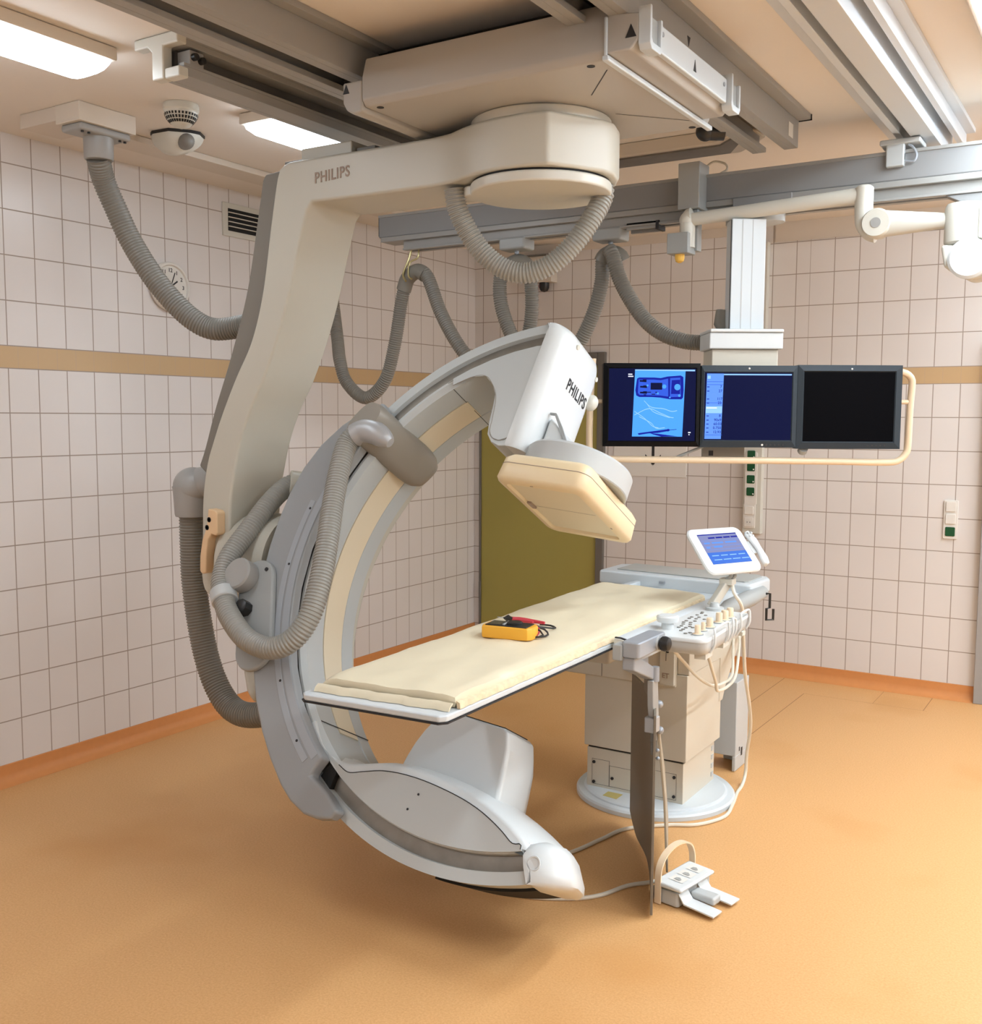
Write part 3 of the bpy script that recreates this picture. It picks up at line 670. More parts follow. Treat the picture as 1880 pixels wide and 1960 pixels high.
# the C-arc itself -----------------------------------------------------------
RI, RO, HW = .895, 1.017, .165
sec = [(RO, -HW), (.978, -HW), (.975, -.142), (.928, -.142), (.925, -HW), (.915, -HW), (RI, -.150), (RI, -.047), (RI + .004, -.045), (RI + .004, .077), (RI, .079), (RI, .150), (.915, HW), (RO, HW)]
secs = []
for i in range(101):
    t_ = 103.2 + (294 - 103.2) * i / 100
    secs.append([(*pol(r, t_)[:1], n_, pol(r, t_)[1]) for r, n_ in sec])
b = CMB(); b.loft(secs); b.build('c_arc', ARCG, G, ang=30)
b = CMB(); secs = [[(pol(r, t_)[0], n_, pol(r, t_)[1]) for r, n_ in ((.926, -.1425), (.9765, -.1425), (.9765, -.1455), (.965, -.1475), (.936, -.1475), (.926, -.1455))] for t_ in [103.3 + 190.7 * i / 90 for i in range(91)]]
b.loft(secs); b.build('guide_track', TRACK, G)
b = CMB(); secs = [[(pol(r, t_)[0], n_, pol(r, t_)[1]) for r, n_ in ((RI + .0045, -.043), (RI + .0045, .075), (RI - .001, .075), (RI - .002, -.043))] for t_ in [130 + 101 * i / 80 for i in range(81)]]
b.loft(secs); b.build('inner_strip', STRIPC, G)
# detector end ---------------------------------------------------------------
tp = [pol(.922, 131), pol(.9225, 127), pol(.923, 122), pol(.923, 116), pol(.923, 110), pol(.923, 105), (-.228, .885)]
pl_ = tp + [(-.222, .47), (-.232, .462), (-.262, .458), (-.30, .470), (-.328, .50), (-.340, .545), (-.352, .62), (-.368, .70), (-.395, .748), (-.435, .768), (-.48, .765), (-.53, .745)]
b = CMB(); b.prism(pl_, -.172, .165, VU); b.build('detector_arm', ARCG, G, bevel=.014, seg=3, limit=35)
pp = [(-.568, .687), (-.493, .731), (-.434, .74), (-.39, .709), (-.351, .656), (-.330, .568), (-.321, .513), (-.30, .487), (-.267, .480), (-.236, .494), (-.226, .546), (-.230, .70), (-.236, .888)] + [pol(.9215, a) for a in (106, 112, 118, 124, 129)]
b = CMB(); b.prism(pp, -.1745, -.1715, VU); sp_ = b.build('side_panel', ARCG, G, bevel=.0015)
b = CMB(); b.tube(spline([(a, -.1742, c) for a, c in pp[:13]], .01), .0016, 6); b.build('panel_joint', TAUPE, sp_)
# main white housing: superelliptic front corner, flat +v face carrying the lettering
hs = []
for u_, k, dv in ((.463, .97, 0), (.475, 1, 0), (.60, 1, 0), (.80, 1, 0), (.90, 1, 0), (.945, 1, .004), (.975, 1, .012), (.995, .985, .022), (1.008, .95, .034), (1.0165, .90, .048)):
    v0, v1 = -.235, -.15 - dv
    ring = [(v0, -.176 * k)] + [(v1 - .075 + .075 * math.sin(a), -.176 * k + .10 * (1 - math.cos(a))) for a in [PI / 2 * j / 8 for j in range(9)]]
    ring += [(v1, .06), (v1, .13), (v1 - .012, .158), (v1 - .03, .17 * k), (v0, .17 * k)]
    hs.append([(x * f_, y, u_ * f_) for x, y in ring for f_ in (min(1, 1.0185 / math.hypot(x, u_)),)])
b = CMB(); b.loft(hs); dh = b.build('detector_housing', WHITE, G, ang=50)
letters('lettering', 'PHILIPS', .066, CW((-.1493, .036, .802)), cn, cu, INK, dh, bold=.02, xs=.74, gap=1.10)
b = CMB(); b.sphere((-.15, .160, .835), .028, (1, 1, 1.2)); b.build('side_knob', OFFW, dh)
b = CMB()
for n_, u_ in ((-.06, .955), (.14, .93)): b.cyl((-.165, n_, u_), (-.150, n_, u_), .010, 12)
b.build('screw', OFFW, dh)
b = CMB(); b.prism([(-.145, .46), (-.05, .46), (-.05, .55), (-.09, .60), (-.145, .64)], -.09, .10, VU); b.build('lift_bracket', WHITE, G, bevel=.015)
b = CMB(); b.prism([(-.146, .652), (-.12, .652), (-.075, .598), (-.02, .52), (-.025, .515), (-.085, .592), (-.125, .645), (-.146, .645)], -.095, -.085, VU); b.build('bracket_slot', GREYP, G)
# detector
b = CMB(); b.lathe([(.20, 0), (.203, .004), (.203, .075), (.195, .086)], (-.005, 0, .417), (0, 0, 1), 56); b.build('detector_turntable', LGREY, G, bevel=0)
def rr3(w, l, r, u_, dv=-.012, dn=.017): return [(a + dv, c + dn, u_) for a, c in rrect(-w, -l, w, l, r, 6)]
b = CMB(); b.loft([rr3(.146, .200, .018, .3195), rr3(.150, .204, .02, .3095), rr3(.160, .220, .03, .3095), rr3(.178, .240, .04, .314), rr3(.185, .247, .045, .325), rr3(.181, .243, .045, .400), rr3(.165, .227, .04, .418)]); det = b.build('flat_detector', BEIGE, G, ang=50)
b = CMB(); b.loft([rr3(.1825, .2445, .045, .3755), rr3(.1832, .2452, .045, .3765), rr3(.1832, .2452, .045, .3775), rr3(.1825, .2445, .045, .3785)], caps=False); b.build('seam', INKB, det)
b = CMB(); b.loft([rr3(.141, .194, .015, .3178), rr3(.141, .194, .015, .3192)]); b.build('face_panel', BEIGEP, det)
for bx in (((-.14, .0165, .3172), (.116, .0180, .3180)), ((-.05, -.200, .3088), (-.038, -.194, .3100)), ((.143, .10, .3086), (.149, .112, .3100)), ((-.156, -.02, .3100), (-.140, .03, .3180))):
    CMB().box(*bx).build('face_mark', INKB, det)
# tube end -------------------------------------------------------------------
ctop = [(-.588, -.688), (-.560, -.716), (-.525, -.752), (-.479, -.778), (-.43, -.788), (-.37, -.783), (-.31, -.764), (-.24, -.741), (-.17, -.729), (-.10, -.724), (-.03, -.724), (.05, -.729), (.12, -.737), (.181, -.749), (.24, -.767), (.29, -.787), (.33, -.806), (.36, -.825), (.385, -.847)]
carc = [pol(.922, t_) for t_ in [294 - 64.5 * i / 30 for i in range(31)]]
def ins(poly, k):   # pull the top edge down a little
    return poly
b = CMB()
secs = []
for n_, dt, dx in ((-.172, -.014, 0), (-.167, -.005, .004), (-.155, 0, .012), (-.10, .012, .03), (0, .016, .045), (.10, .012, .03), (.155, 0, .012), (.168, -.01, .0)):
    tp = [(v_ + dx * max(0, (v_ - .2) / .185), u_ + dt * min(1, max(0, (v_ + .588) / .1))) for v_, u_ in ctop]
    tp = [(v_ * min(1, .915 / math.hypot(v_, u_)), u_ * min(1, .915 / math.hypot(v_, u_))) if v_ < 0 else (v_, u_) for v_, u_ in tp]
    secs.append([(v_, n_, u_) for v_, u_ in tp + carc])
b.loft(secs); tc_ = b.build('tube_cover', WHITE, G, ang=60)
fp = [(v_ * .97 - .002, u_ - .030) for v_, u_ in ctop[4:]]
fp = [(v_ * min(1, .90 / math.hypot(v_, u_)), u_ * min(1, .90 / math.hypot(v_, u_))) for v_, u_ in fp]
b = CMB(); b.prism(fp + [pol(.9215, t_) for t_ in [293.0 - 47 * i / 24 for i in range(25)]] + [(-.50, -.765)], -.1755, -.1715, VU); cp_ = b.build('cover_panel', ARCG, tc_, bevel=.0015)
b = CMB(); b.tube(spline([(a, -.1752, c) for a, c in fp + [(fp[-1][0] + .004, fp[-1][1] - .02)]], .012), .0017, 6); b.build('panel_joint', INK, cp_)
b = CMB()
for v_, u_ in ((-.06, -.80), (-.08, -.855)): b.cyl((v_, -.177, u_), (v_, -.1754, u_), .004, 8)
b.build('screw', INK, tc_)
# nose at the arc's lower end
secs = []
for n_, e_, k in ((-.176, 294.6, .0), (-.170, 296.2, .25), (-.150, 298.4, .7), (-.11, 299.8, 1), (-.05, 299.8, 1), (.02, 298.8, 1), (.08, 297.8, 1), (.13, 296.2, .7), (.165, 294.6, .2)):
    ri = .925 - .035 * k; ro = 1.018 + .022 * k
    pg = [pol(ri + .01, 293.3), pol(ri, 294.0), pol(ri + .002, e_ - (e_ - 293.8) * .55), pol(ri + .02, e_ - .9), pol(ri + .05, e_), pol(ro - .03, e_ + .5), pol(ro - .008, e_ + .2), pol(ro, e_ - .8), pol(ro - .006, 294.6), pol(1.016, 293.7), pol(.97, 293.3)]
    secs.append([(a, n_, c) for a, c in pg])
b = CMB(); b.loft(secs); b.build('tube_end_cap', WHITE, G, ang=50)
b = CMB(); p = pol(.955, 294.3)
b.lathe([(.022, -.001), (.022, .004), (.018, .004), (.016, .001)], (p[0] + .018, -.172, p[1] + .002), (0, -1, 0), 20); b.build('end_stop', WHITE, G)
b = CMB(); b.prism(sector(1.018, 1.026, 273, 295, 20), -.09, .10, VU); b.build('bottom_shoe', RUBB, G)
b = CMB(); b.prism([pol(.923, 241.0), pol(.978, 241.2), pol(.978, 245), pol(.923, 243.5)], -.171, -.148, VU); b.build('track_gap', RUBB, G)
# tube housing under the table
th = []
for n_, k, dz in ((-.055, .93, 0), (-.045, 1, 0), (.05, 1, .0), (.14, .97, 0), (.20, .86, -.02), (.235, .62, -.05)):
    pf = [(-.27, -.80), (-.256, -.74), (-.247, -.69), (-.234, -.64), (-.215, -.592), (-.190, -.547), (-.162, -.517), (-.135, -.504), (.095, -.504), (.115, -.515), (.135, -.57), (.15, -.66), (.158, -.72), (.165, -.80)]
    th.append([(v_ * k, n_, -.80 + (u_ + .80) * (k + .06 if k < .9 else 1) + dz) for v_, u_ in pf])
b = CMB(); b.loft(th); tb_ = b.build('tube_housing', WHITE, G, bevel=.014, seg=3, limit=40, ang=45)
b = CMB(); b.box((-.10, -.01, -.505), (.07, .16, -.497)); b.build('collimator_window', RUBB, tb_)
b = CMB(); b.prism([(-.612, -.662), (-.575, -.70), (-.55, -.735), (-.545, -.75), (-.60, -.70)], -.165, -.05, VU)
b = CMB()
secs = [[(pol(r, t_)[0], n_, pol(r, t_)[1]) for r, n_ in ((.893, -.150), (.893, .150), (.8915, .150), (.8915, -.150))] for t_ in [229.6 + .1 * i for i in range(3)]]
b.loft(secs); b.build('seam', INK, G)
b = CMB(); secs = [[(pol(r, t_)[0], n_, pol(r, t_)[1]) for r, n_ in ((.894, -.150), (.894, .150), (.8935, .150), (.8935, -.150))] for t_ in (130.2, 130.35)]
b.loft(secs); b.build('seam', INK, G)

# ------------------------------------------------------------------ cross beam and festoon hoses
t = thing('cross_beam', 'long grey beam hung crosswise under the ceiling rails', 'beam', (-1.8, 4.56, 2.70))
YF = 4.50
b = MB().prism([(YF, 2.645), (YF + .004, 2.64), (YF + .12, 2.64), (YF + .12, 2.755), (YF, 2.755)], -3.53, .95, YZ); b.build('web', BEAM, t, bevel=.003)
b = MB().box((-3.53, YF - .006, 2.744), (.95, YF + .126, 2.758)); b.box((-3.515, YF - .004, 2.615), (.95, YF + .124, 2.64)); b.build('flange', RAIL, t, bevel=.003)
b = MB().box((-3.38, YF + .02, 2.570), (.95, YF + .038, 2.615)); b.box((-3.38, YF + .085, 2.570), (.95, YF + .103, 2.615)); b.box((-3.38, YF + .012, 2.566), (.95, YF + .045, 2.576)); b.box((-3.38, YF + .078, 2.566), (.95, YF + .111, 2.576))
b.build('hanging_track', RAIL, t, bevel=.002)
MB().box((-3.534, YF + .003, 2.648), (-3.529, YF + .117, 2.75)).build('end_plate', INK, t)
b = MB().box((-.92, YF - .03, 2.70), (-.85, YF + .07, 2.745)); b.box((-.92, YF - .035, 2.69), (-.85, YF - .004, 2.785)); b.box((-.945, YF - .04, 2.775), (-.79, YF + .10, 2.797)); b.build('rail_clamp', LGREY, t, bevel=.006)
b = MB().tube(spline([(-.85, YF - .02, 2.71), (-.815, YF - .02, 2.705), (-.805, YF - .02, 2.73), (-.82, YF - .02, 2.76), (-.84, YF - .02, 2.775)], .006), .005, 8); b.build('clamp_lever', STEEL, t)
b = MB().box((-2.80, YF + .02, 2.755), (-2.72, YF + .10, 2.79)); b.build('rail_clamp', LGREY, t)
b = MB().box((-2.08, YF + .02, 2.555), (-1.93, YF + .035, 2.585)); b.box((-2.08, YF + .07, 2.545), (-1.93, YF + .085, 2.575)); b.m = 1; b.box((-1.93, YF + .01, 2.545), (-1.915, YF + .09, 2.585)); b.build('track_stop', [RAIL, INK], t)
MB().prism([(-.70, 2.566), (-.42, 2.566), (-.42, 2.46), (-.54, 2.48)], YF + .02, YF + .10, XZ).build('track_bracket', BEAM, t, bevel=.004)

def trolley(x, label, w=.075):
    t = thing('hose_trolley', label, 'trolley', (x, YF + .06, 2.56), 'hose trolleys')
    MB().box((x - w, YF + .005, 2.515), (x + w, YF + .115, 2.575)).build('block', GREYP, t, bevel=.012)
    b = MB().cyl((x, YF + .06, 2.50), (x, YF + .06, 2.52), .012, 10); b.cyl((x, YF + .06, 2.452), (x, YF + .06, 2.505), .006, 8); b.lathe([(.016, 0), (.016, .03)], (x, YF + .06, 2.457)); b.build('swivel', STEEL, t)
    MB().tube(spline([(x - .045, YF + .06, 2.425), (x - .03, YF + .062, 2.45), (x, YF + .075, 2.462), (x + .03, YF + .095, 2.45), (x + .042, YF + .105, 2.425)], .01), .040, 18).build('saddle', HOSED, t)
trolley(-2.70, 'grey hose trolley under the cross beam behind the gantry hose loop')
trolley(-2.18, 'grey hose trolley under the cross beam nearest the monitor column')
b = MB(); yy = YF + .06
hose(b, [(-4.06, yy + .12, 2.90), (-4.055, yy + .12, 2.75), (-4.04, yy + .12, 2.55), (-3.99, yy + .1, 2.32), (-3.92, yy + .05, 2.12), (-3.86, yy, 1.99), (-3.81, yy, 1.87), (-3.675, yy, 1.785), (-3.54, yy, 1.88), (-3.47, yy, 2.08), (-3.42, yy, 2.32), (-3.38, yy, 2.42), (-3.315, yy, 2.455), (-3.25, yy, 2.42), (-3.17, yy, 2.24), (-3.07, yy, 2.08), (-2.98, yy + .02, 1.97), (-2.88, yy + .05, 1.90), (-2.77, yy + .075, 1.94), (-2.69, yy + .08, 2.06), (-2.655, yy + .075, 2.2), (-2.648, yy + .06, 2.34), (-2.66, yy + .045, 2.43)], .036, .012)
b.lathe([(.06, -.03), (.06, 0)], (-4.06, yy + .12, ZC - .0005))
tag(b.build('cable_hose', HOSED, root=(-3.3, yy, 2.45)), 'long dark grey festoon hose hooked up left of the arc, dipping behind the column', 'hose', 'festoon hoses')
b = MB(); hose(b, [(-2.745, yy, 2.46), (-2.785, yy, 2.42), (-2.80, yy, 2.35), (-2.79, yy, 2.25), (-2.75, yy, 2.14), (-2.70, yy, 2.05), (-2.63, yy, 1.96), (-2.54, yy, 1.92), (-2.42, yy, 1.95), (-2.33, yy, 2.06), (-2.26, yy, 2.2), (-2.225, yy, 2.33), (-2.222, yy, 2.40), (-2.22, yy, 2.44)], .036, .012)
tag(b.build('cable_hose', HOSED, root=(-2.5, yy, 2.46)), 'dark grey festoon hose sagging behind the top of the arc between two trolleys', 'hose', 'festoon hoses')
b = MB(); hose(b, [(-2.175, yy - .03, 2.475), (-2.15, yy - .04, 2.44), (-2.10, yy - .04, 2.31), (-2.0, yy - .04, 2.16), (-1.9, yy - .04, 2.075), (-1.78, yy - .04, 2.03), (-1.66, yy - .04, 2.02), (-1.55, yy - .04, 2.03)], .036, .012)
tag(b.build('cable_hose', HOSED, root=(-2.1, yy, 2.46)), 'grey corrugated hose swinging down to the monitor column', 'hose', 'festoon hoses')
t = thing('hose_hook', 'yellowish wire hook hanging from the cross beam holding up the festoon hose', 'hook', (-3.33, yy, 2.57))
b = MB(); b.tube(spline([(-3.335, yy - .01, 2.62), (-3.36, yy - .02, 2.52), (-3.375, yy - .05, 2.44), (-3.35, yy - .06, 2.40)], .01), .006, 8); b.tube(spline([(-3.315, yy + .01, 2.60), (-3.315, yy, 2.53), (-3.345, yy - .03, 2.50), (-3.34, yy - .05, 2.43), (-3.31, yy - .05, 2.405)], .01), .005, 8); b.build('wire', mat('brass_wire', (.5, .43, .22, 1), .35, metal=.8), t)
b = MB(); q = spline([(-3.41, yy, 2.36), (-3.38, yy, 2.425), (-3.315, yy, 2.457), (-3.26, yy, 2.43)], .01); b.tube(q, .0405, 18); b.build('saddle', HOSED, t)
MB().box((-3.36, yy - .03, 2.572), (-3.27, yy + .03, 2.60)).build('runner', RUBB, t)

# ------------------------------------------------------------------ ceiling tray by the gantry's far end
t = thing('cable_tray', 'shallow grey-beige tray on the ceiling beyond the gantry head', 'cable tray', (-2.1, 4.5, ZC))
MB().prism([(-2.9, 4.40), (-1.62, 4.40), (-1.46, 4.24), (-1.40, 4.30), (-1.40, 4.42), (-1.56, 4.60), (-2.9, 4.60)], 2.86, ZC - .0005, XY).build('tray_body', CEILP, t, bevel=.006)
b = MB().prism([(-2.9, 4.42), (-1.60, 4.42), (-1.50, 4.32), (-1.47, 4.35), (-1.60, 4.56), (-2.9, 4.56)], 2.852, 2.861, XY); b.build('tray_bottom', RAILD, t)
b = MB(); b.tube(spline([(-1.70, 4.52, 2.795), (-1.66, 4.52, 2.815), (-1.61, 4.52, 2.80), (-1.60, 4.52, 2.775), (-1.63, 4.52, 2.76)], .01), .005, 8); tag(b.build('short_cable', CABLE, root=(-1.65, 4.52, 2.79)), 'short cable looping over the cross beam beside the lamp post', 'cable')
t = thing('end_buffer', 'pair of round black rubber buffers beside the right carriage rail', 'buffer', (-1.5, 3.95, 2.83))
b = MB().sphere((-1.50, 3.98, 2.80), .038); b.cyl((-1.50, 3.98, 2.80), (-1.4395, 4.02, 2.80), .034); b.build('rubber', BLACK, t)

# ------------------------------------------------------------------ monitor suspension
BC = V((-1.40, 4.32, 1.73)); br = V((.848, .53, 0)); bn = V((.53, -.848, 0))
def BW(p): return BC + br * p[0] + bn * p[1] + V((0, 0, p[2]))     # (across, towards viewer, up)
def BMB():
    b = MB(); b.T = BW; return b
AZ = lambda a, z, h: (a, h, z)
t = thing('monitor_suspension', 'white ceiling column with carriage box and rail frame carrying the three monitors', 'monitor mount', (-1.46, 4.5, 2.57))
b = BMB(); b.box((-.075, -.20, .33), (.072, -.10, .800)); mc = b.build('column', TABW, t, bevel=.004)
b = BMB(); b.box((-.030, -.0998, .335), (-.026, -.099, .795)); b.box((.014, -.0998, .335), (.017, -.099, .795)); b.m = 1; b.box((-.0775, -.108, .33), (-.0752, -.100, .795)); b.build('column_groove', [LGREY, INK], mc)
b = BMB(); b.box((-.17, -.26, .245), (.145, -.05, .315)); b.prism([(-.17, .315), (.145, .315), (.145, .33), (-.17, .33)], -.27, -.04, AZ); b.build('carriage_cap', WHITE, t, bevel=.006)
b = BMB(); b.box((-.155, -.25, .0), (.13, -.07, .245)); b.build('carriage_box', PED, t, bevel=.005)
b = BMB(); b.tube([BW((0, 0, 0)) * 0 + V(p) for p in [(-.06, -.21, .33), (-.085, -.215, .37), (-.075, -.22, .42)]], .035, 14); b.build('hose_end', HOSED, t)
b = BMB(); b.box((-.18, -.12, -.225), (.0, -.09, .05)); b.m = 1; b.box((-.155, -.0898, -.212), (-.135, -.089, -.19)); b.build('mount_plate', [TAUPE, INK], t)
b = MB().prism([(-1.60 + .13 * math.cos(a) + .13, 4.53 + .085 * math.sin(a)) for a in [2 * PI * k / 32 for k in range(32)]], 2.527, 2.566, XY); b.build('turntable', LGREY, t, bevel=.003)
MB().box((-1.56, YF - .012, 2.60), (-1.30, YF + .13, 2.64)).build('trolley_plate', BEAM, t, bevel=.004)
b = MB(); b.T = BW
pipe = [(-.67, -.02, .20), (-.675, -.02, .10), (-.68, -.02, -.05), (-.68, -.02, -.17)] + [(-.68 + .05 * (1 - math.cos(a)), -.02, -.17 - .055 * math.sin(a)) for a in (PI / 6, PI / 3, PI / 2)] + [(-.3, -.02, -.228), (.1, -.02, -.230), (.4, -.02, -.233), (.60, -.02, -.235)] + [(.612 + .07 * math.sin(a), -.02, -.165 - .07 * math.cos(a)) for a in (PI / 6, PI / 3, PI / 2)] + [(.685, -.02, 0), (.69, -.02, .10)] + [(.632 + .06 * math.cos(a), -.02, .10 + .05 * math.sin(a)) for a in (PI / 6, PI / 3, PI / 2)] + [(.60, -.02, .15)]
b.tube(spline(pipe, .015), .0145, 14); b.build('handle_rail', PIPE, t)
b = MB(); b.T = BW; b.cyl((.62, -.02, .022), (.687, -.02, .022), .010, 12); b.cyl((-.68, -.02, .02), (-.60, -.02, .02), .009, 12); b.build('rail_strut', PIPE, t)
b = BMB(); b.box((-.60, -.06, -.04), (.60, -.035, .04)); b.build('cross_bar', GREYP, t)
b = BMB(); b.tube([(-.19, -.03, -.17), (-.30, -.03, -.215), (-.31, -.03, -.23)], .006, 8); b.cyl((.23, -.02, -.19), (.23, -.0, -.175), .02, 12); b.build('strap', GREYP, t)

def poly2(b, pts, h=.0):
    b.add([(a, h, z) for a, z in pts], [list(range(len(pts)))])
def rect2(b, a0, z0, a1, z1, h): poly2(b, [(a0, z0), (a1, z0), (a1, z1), (a0, z1)], h)
def monitor(label, a0, a1, z0, z1, s0, s1, t0, t1, bez, scr):
    c = BW(((a0 + a1) / 2, 0, (z0 + z1) / 2))
    t = thing('monitor', label, 'monitor', c, 'monitor bank')
    b = BMB(); b.prism(rrect(a0, z0, a1, z1, .004, 2), -.035, .022, AZ); b.build('casing', bez, t, bevel=.003)
    b = BMB()                                   # bezel frame
    fr_ = [(a0, z0), (a1, z0), (a1, z1), (a0, z1)]; inn = [(s0 - .004, t0 - .004), (s1 + .004, t0 - .004), (s1 + .004, t1 + .004), (s0 - .004, t1 + .004)]
    vs = [(a, .0225, z) for a, z in fr_] + [(a, .0285, z) for a, z in inn] + [(a, .024, z) for a, z in [(s0, t0), (s1, t0), (s1, t1), (s0, t1)]]
    b.add(vs, [(i, (i + 1) % 4, 4 + (i + 1) % 4, 4 + i) for i in range(4)] + [(4 + i, 4 + (i + 1) % 4, 8 + (i + 1) % 4, 8 + i) for i in range(4)])
    b.build('bezel', bez, t, ang=10)
    b = BMB(); b.box((s0, .0225, t0), (s1, .0238, t1)); s_ = b.build('screen', scr, t)
    return t, s_
PXM = .002215
ax = lambda px: (px - 1437) * PXM
az = lambda py: (780 - py) * PXM
mL, sL = monitor('left monitor of the three, showing a blue X-ray image of a multimeter', ax(1153), ax(1337.5), az(857), az(699), ax(1164), ax(1329), az(846), az(709), MONK, E_DARK)
mM, sM = monitor('middle monitor of the three, dark screen with a pale blue data column', ax(1339.5), ax(1522.5), az(858), az(702.5), ax(1346), ax(1512), az(844), az(716), MONB, E_DARK)
mR, sR = monitor('right monitor of the three, with an all black screen', ax(1523), ax(1722), az(860), az(701), ax(1535), ax(1708), az(846), az(714), MONB, E_BLK)
# X-ray picture on the left screen
H = .0240
b = BMB(); q = lambda px, py: (ax(px), az(py))
def P(pts, h): poly2(b, [q(*p) for p in pts], H + h)
b.m = 0; P([(1209, 838), (1305, 838), (1309, 713), (1213, 713)], .0002)
b.m = 1; P([(1213, 713), (1327, 714), (1327, 711), (1213, 711)], .0003)
b.m = 2
body = [(1217, 728), (1221, 726), (1250, 726), (1262, 727), (1275, 724), (1300, 722), (1305, 725), (1306, 750), (1305, 764), (1302, 767), (1280, 767), (1262, 764), (1245, 763), (1222, 763), (1216, 760), (1214, 750)]
P(body, .0004)
b.m = 3; P([(1220, 730), (1250, 730), (1262, 731), (1276, 728), (1277, 762), (1262, 760), (1222, 759), (1219, 755)], .0006)
P([(1280, 727), (1299, 726), (1301, 762), (1280, 763)], .0006)
b.m = 2; P([(1283, 731), (1299, 730), (1299, 757), (1282, 757)], .0008)
b.m = 0
for cx, cy, r in ((1294, 744, 6), (1237, 741, 2), (1280, 763.5, 1.6), (1298, 760, 2.5), (1269, 743, 4), (1257, 756, 2)): P([(cx + r * math.cos(a), cy + r * math.sin(a)) for a in [2 * PI * k / 14 for k in range(14)]], .0010)
b.m = 4
P([(1243, 736), (1265, 736), (1265, 749), (1243, 749)], .0010)
for x, y in ((1222, 733), (1223, 744), (1223, 755)): P([(x, y - 2), (x + 6, y - 2), (x + 6, y - 3), (x + 13, y - 3), (x + 13, y + 2), (x, y + 1)], .0010)
for x, y, w in ((1235, 753, 9), (1245, 757, 7), (1230, 758, 5), (1252, 753, 4)): P([(x, y), (x + w, y), (x + w, y + 1.5), (x, y + 1.5)], .0010)
b.m = 2
P([(1220, 832), (1225, 831), (1240, 829), (1262, 826), (1276, 824), (1278, 823), (1282, 825), (1279, 828), (1275, 828), (1258, 831), (1240, 832), (1222, 835)], .0006)
P([(1275, 825.5), (1294, 823.5), (1294, 824.5), (1280, 826)], .0006); P([(1242, 831), (1262, 833), (1296, 837.5), (1265, 838), (1250, 834)], .0006)
b.m = 1
for pts in ([(1213, 797), (1240, 785), (1262, 793), (1281, 801), (1290, 802)], [(1231, 770), (1245, 782), (1268, 785), (1284, 790), (1296, 788)], [(1213, 790), (1232, 803), (1248, 818), (1262, 822)], [(1222, 800), (1245, 812), (1255, 822), (1272, 821)], [(1236, 775), (1248, 790), (1268, 798), (1281, 802)]):
    s_ = spline([(x, y, 0) for x, y in pts], 3)
    up_ = [(p.x, p.y - .7) for p in s_]; dn_ = [(p.x, p.y + .7) for p in s_]
    for i in range(len(s_) - 1): P([up_[i], up_[i + 1], dn_[i + 1], dn_[i]], .0005)
b.m = 5
for x, y, w in ((1200, 719, 8), (1200, 723, 10), (1316, 829, 5), (1317, 833, 2), (1321, 848, 3)): P([(x, y), (x + w, y), (x + w, y + 2), (x, y + 2)], .0006)
b.build('screen_image', [E_SKY, E_LIGHT, E_DEEP, E_MID, E_DARK, E_WHITE], sL)
b = BMB(); b.m = 0; P([(1347.5, 842), (1379, 842), (1382, 718), (1350, 718)], .0002)
b.m = 1; P([(1382, 721), (1511, 721), (1511, 718.5), (1382, 718.5)], .0003); P([(1349, 793), (1380, 793), (1380, 780), (1349, 780)], .0003); P([(1351, 728), (1357, 728), (1357, 722), (1351, 722)], .0004)
b.m = 2
for y in (733, 738.5, 773, 834): P([(1349, y), (1381, y), (1381, y + .8), (1349, y + .8)], .0004)
b.m = 3; P([(1350, 784), (1370, 784), (1370, 782), (1350, 782)], .0005)
b.build('screen_image', [E_PANEL, E_LIGHT, E_MID, E_WHITE], sM)
for txt, y, x in (('7', 743, 1377), ('27', 751, 1376), ('117', 766, 1375), ('23', 773.5, 1375), ('8', 798, 1376), ('90x9', 806, 1372), ('60.03', 813.5, 1372), ('0.750', 821, 1371), ('12.93', 829, 1371)):
    letters('readout', txt, .0155, BW((ax(x), H + .0008, az(y))), br, (0, 0, 1), E_DEEP, sM, bold=.012, align='CENTER', depth=.0001)
b = BMB()
for y in (743, 751, 766, 773.5, 798, 806, 813.5, 821, 829): rect2(b, ax(1350.5), az(y + 1), ax(1355), az(y - .5), H + .0006)
b.build('readout_names', E_DEEP, sM)
for m_, px0, nb in ((mM, 1458, 6), (mR, 1660, 5)):
    b = BMB()
    for k in range(nb):
        c = (ax(px0 + k * 8), .0235, az(853)); b.lathe([(.0045, 0), (.0045, .003)], c, (0, 1, 0), 10); b.m = 1
    b.build('buttons', [SOCK if m_ is mM else INK, INK], m_)
    b = BMB(); b.sphere((ax(1430 if m_ is mM else 1625), .0245, az(708.5)), .0045); b.build('status_lamp', SOCK, m_)

# ------------------------------------------------------------------ jointed arm on the beam
YA = 4.41
t = thing('swivel_lamp', 'cream jointed swivel lamp mounted on the cross beam, cut off by the right edge', 'lamp', (-1.735, YF, 2.79))
b = MB().box((-1.785, YA, 2.60), (-1.685, YF + .03, 2.80)); b.box((-1.775, YA + .03, 2.42), (-1.70, YA + .085, 2.60)); b.build('post', GREYP, t, bevel=.004)
b = MB(); b.tube(spline([(-1.735, YA, 2.43), (-1.735, YA, 2.50), (-1.735, YA, 2.54), (-1.728, YA, 2.565), (-1.71, YA, 2.57)], .01), .034, 20); b.sphere((-1.735, YA, 2.55), .037); b.build('pivot', OFFW, t)
b = MB().box((-1.812, YA - .05, 2.402), (-1.712, YA + .045, 2.492)); b.build('lamp_socket', GREYP, t, bevel=.005)
b = MB().lathe([(.022, 0), (.022, -.02), (.018, -.034), (.006, -.041)], (-1.765, YA - .01, 2.406), n=20); b.build('amber_lamp', AMBER, t)
secs = []
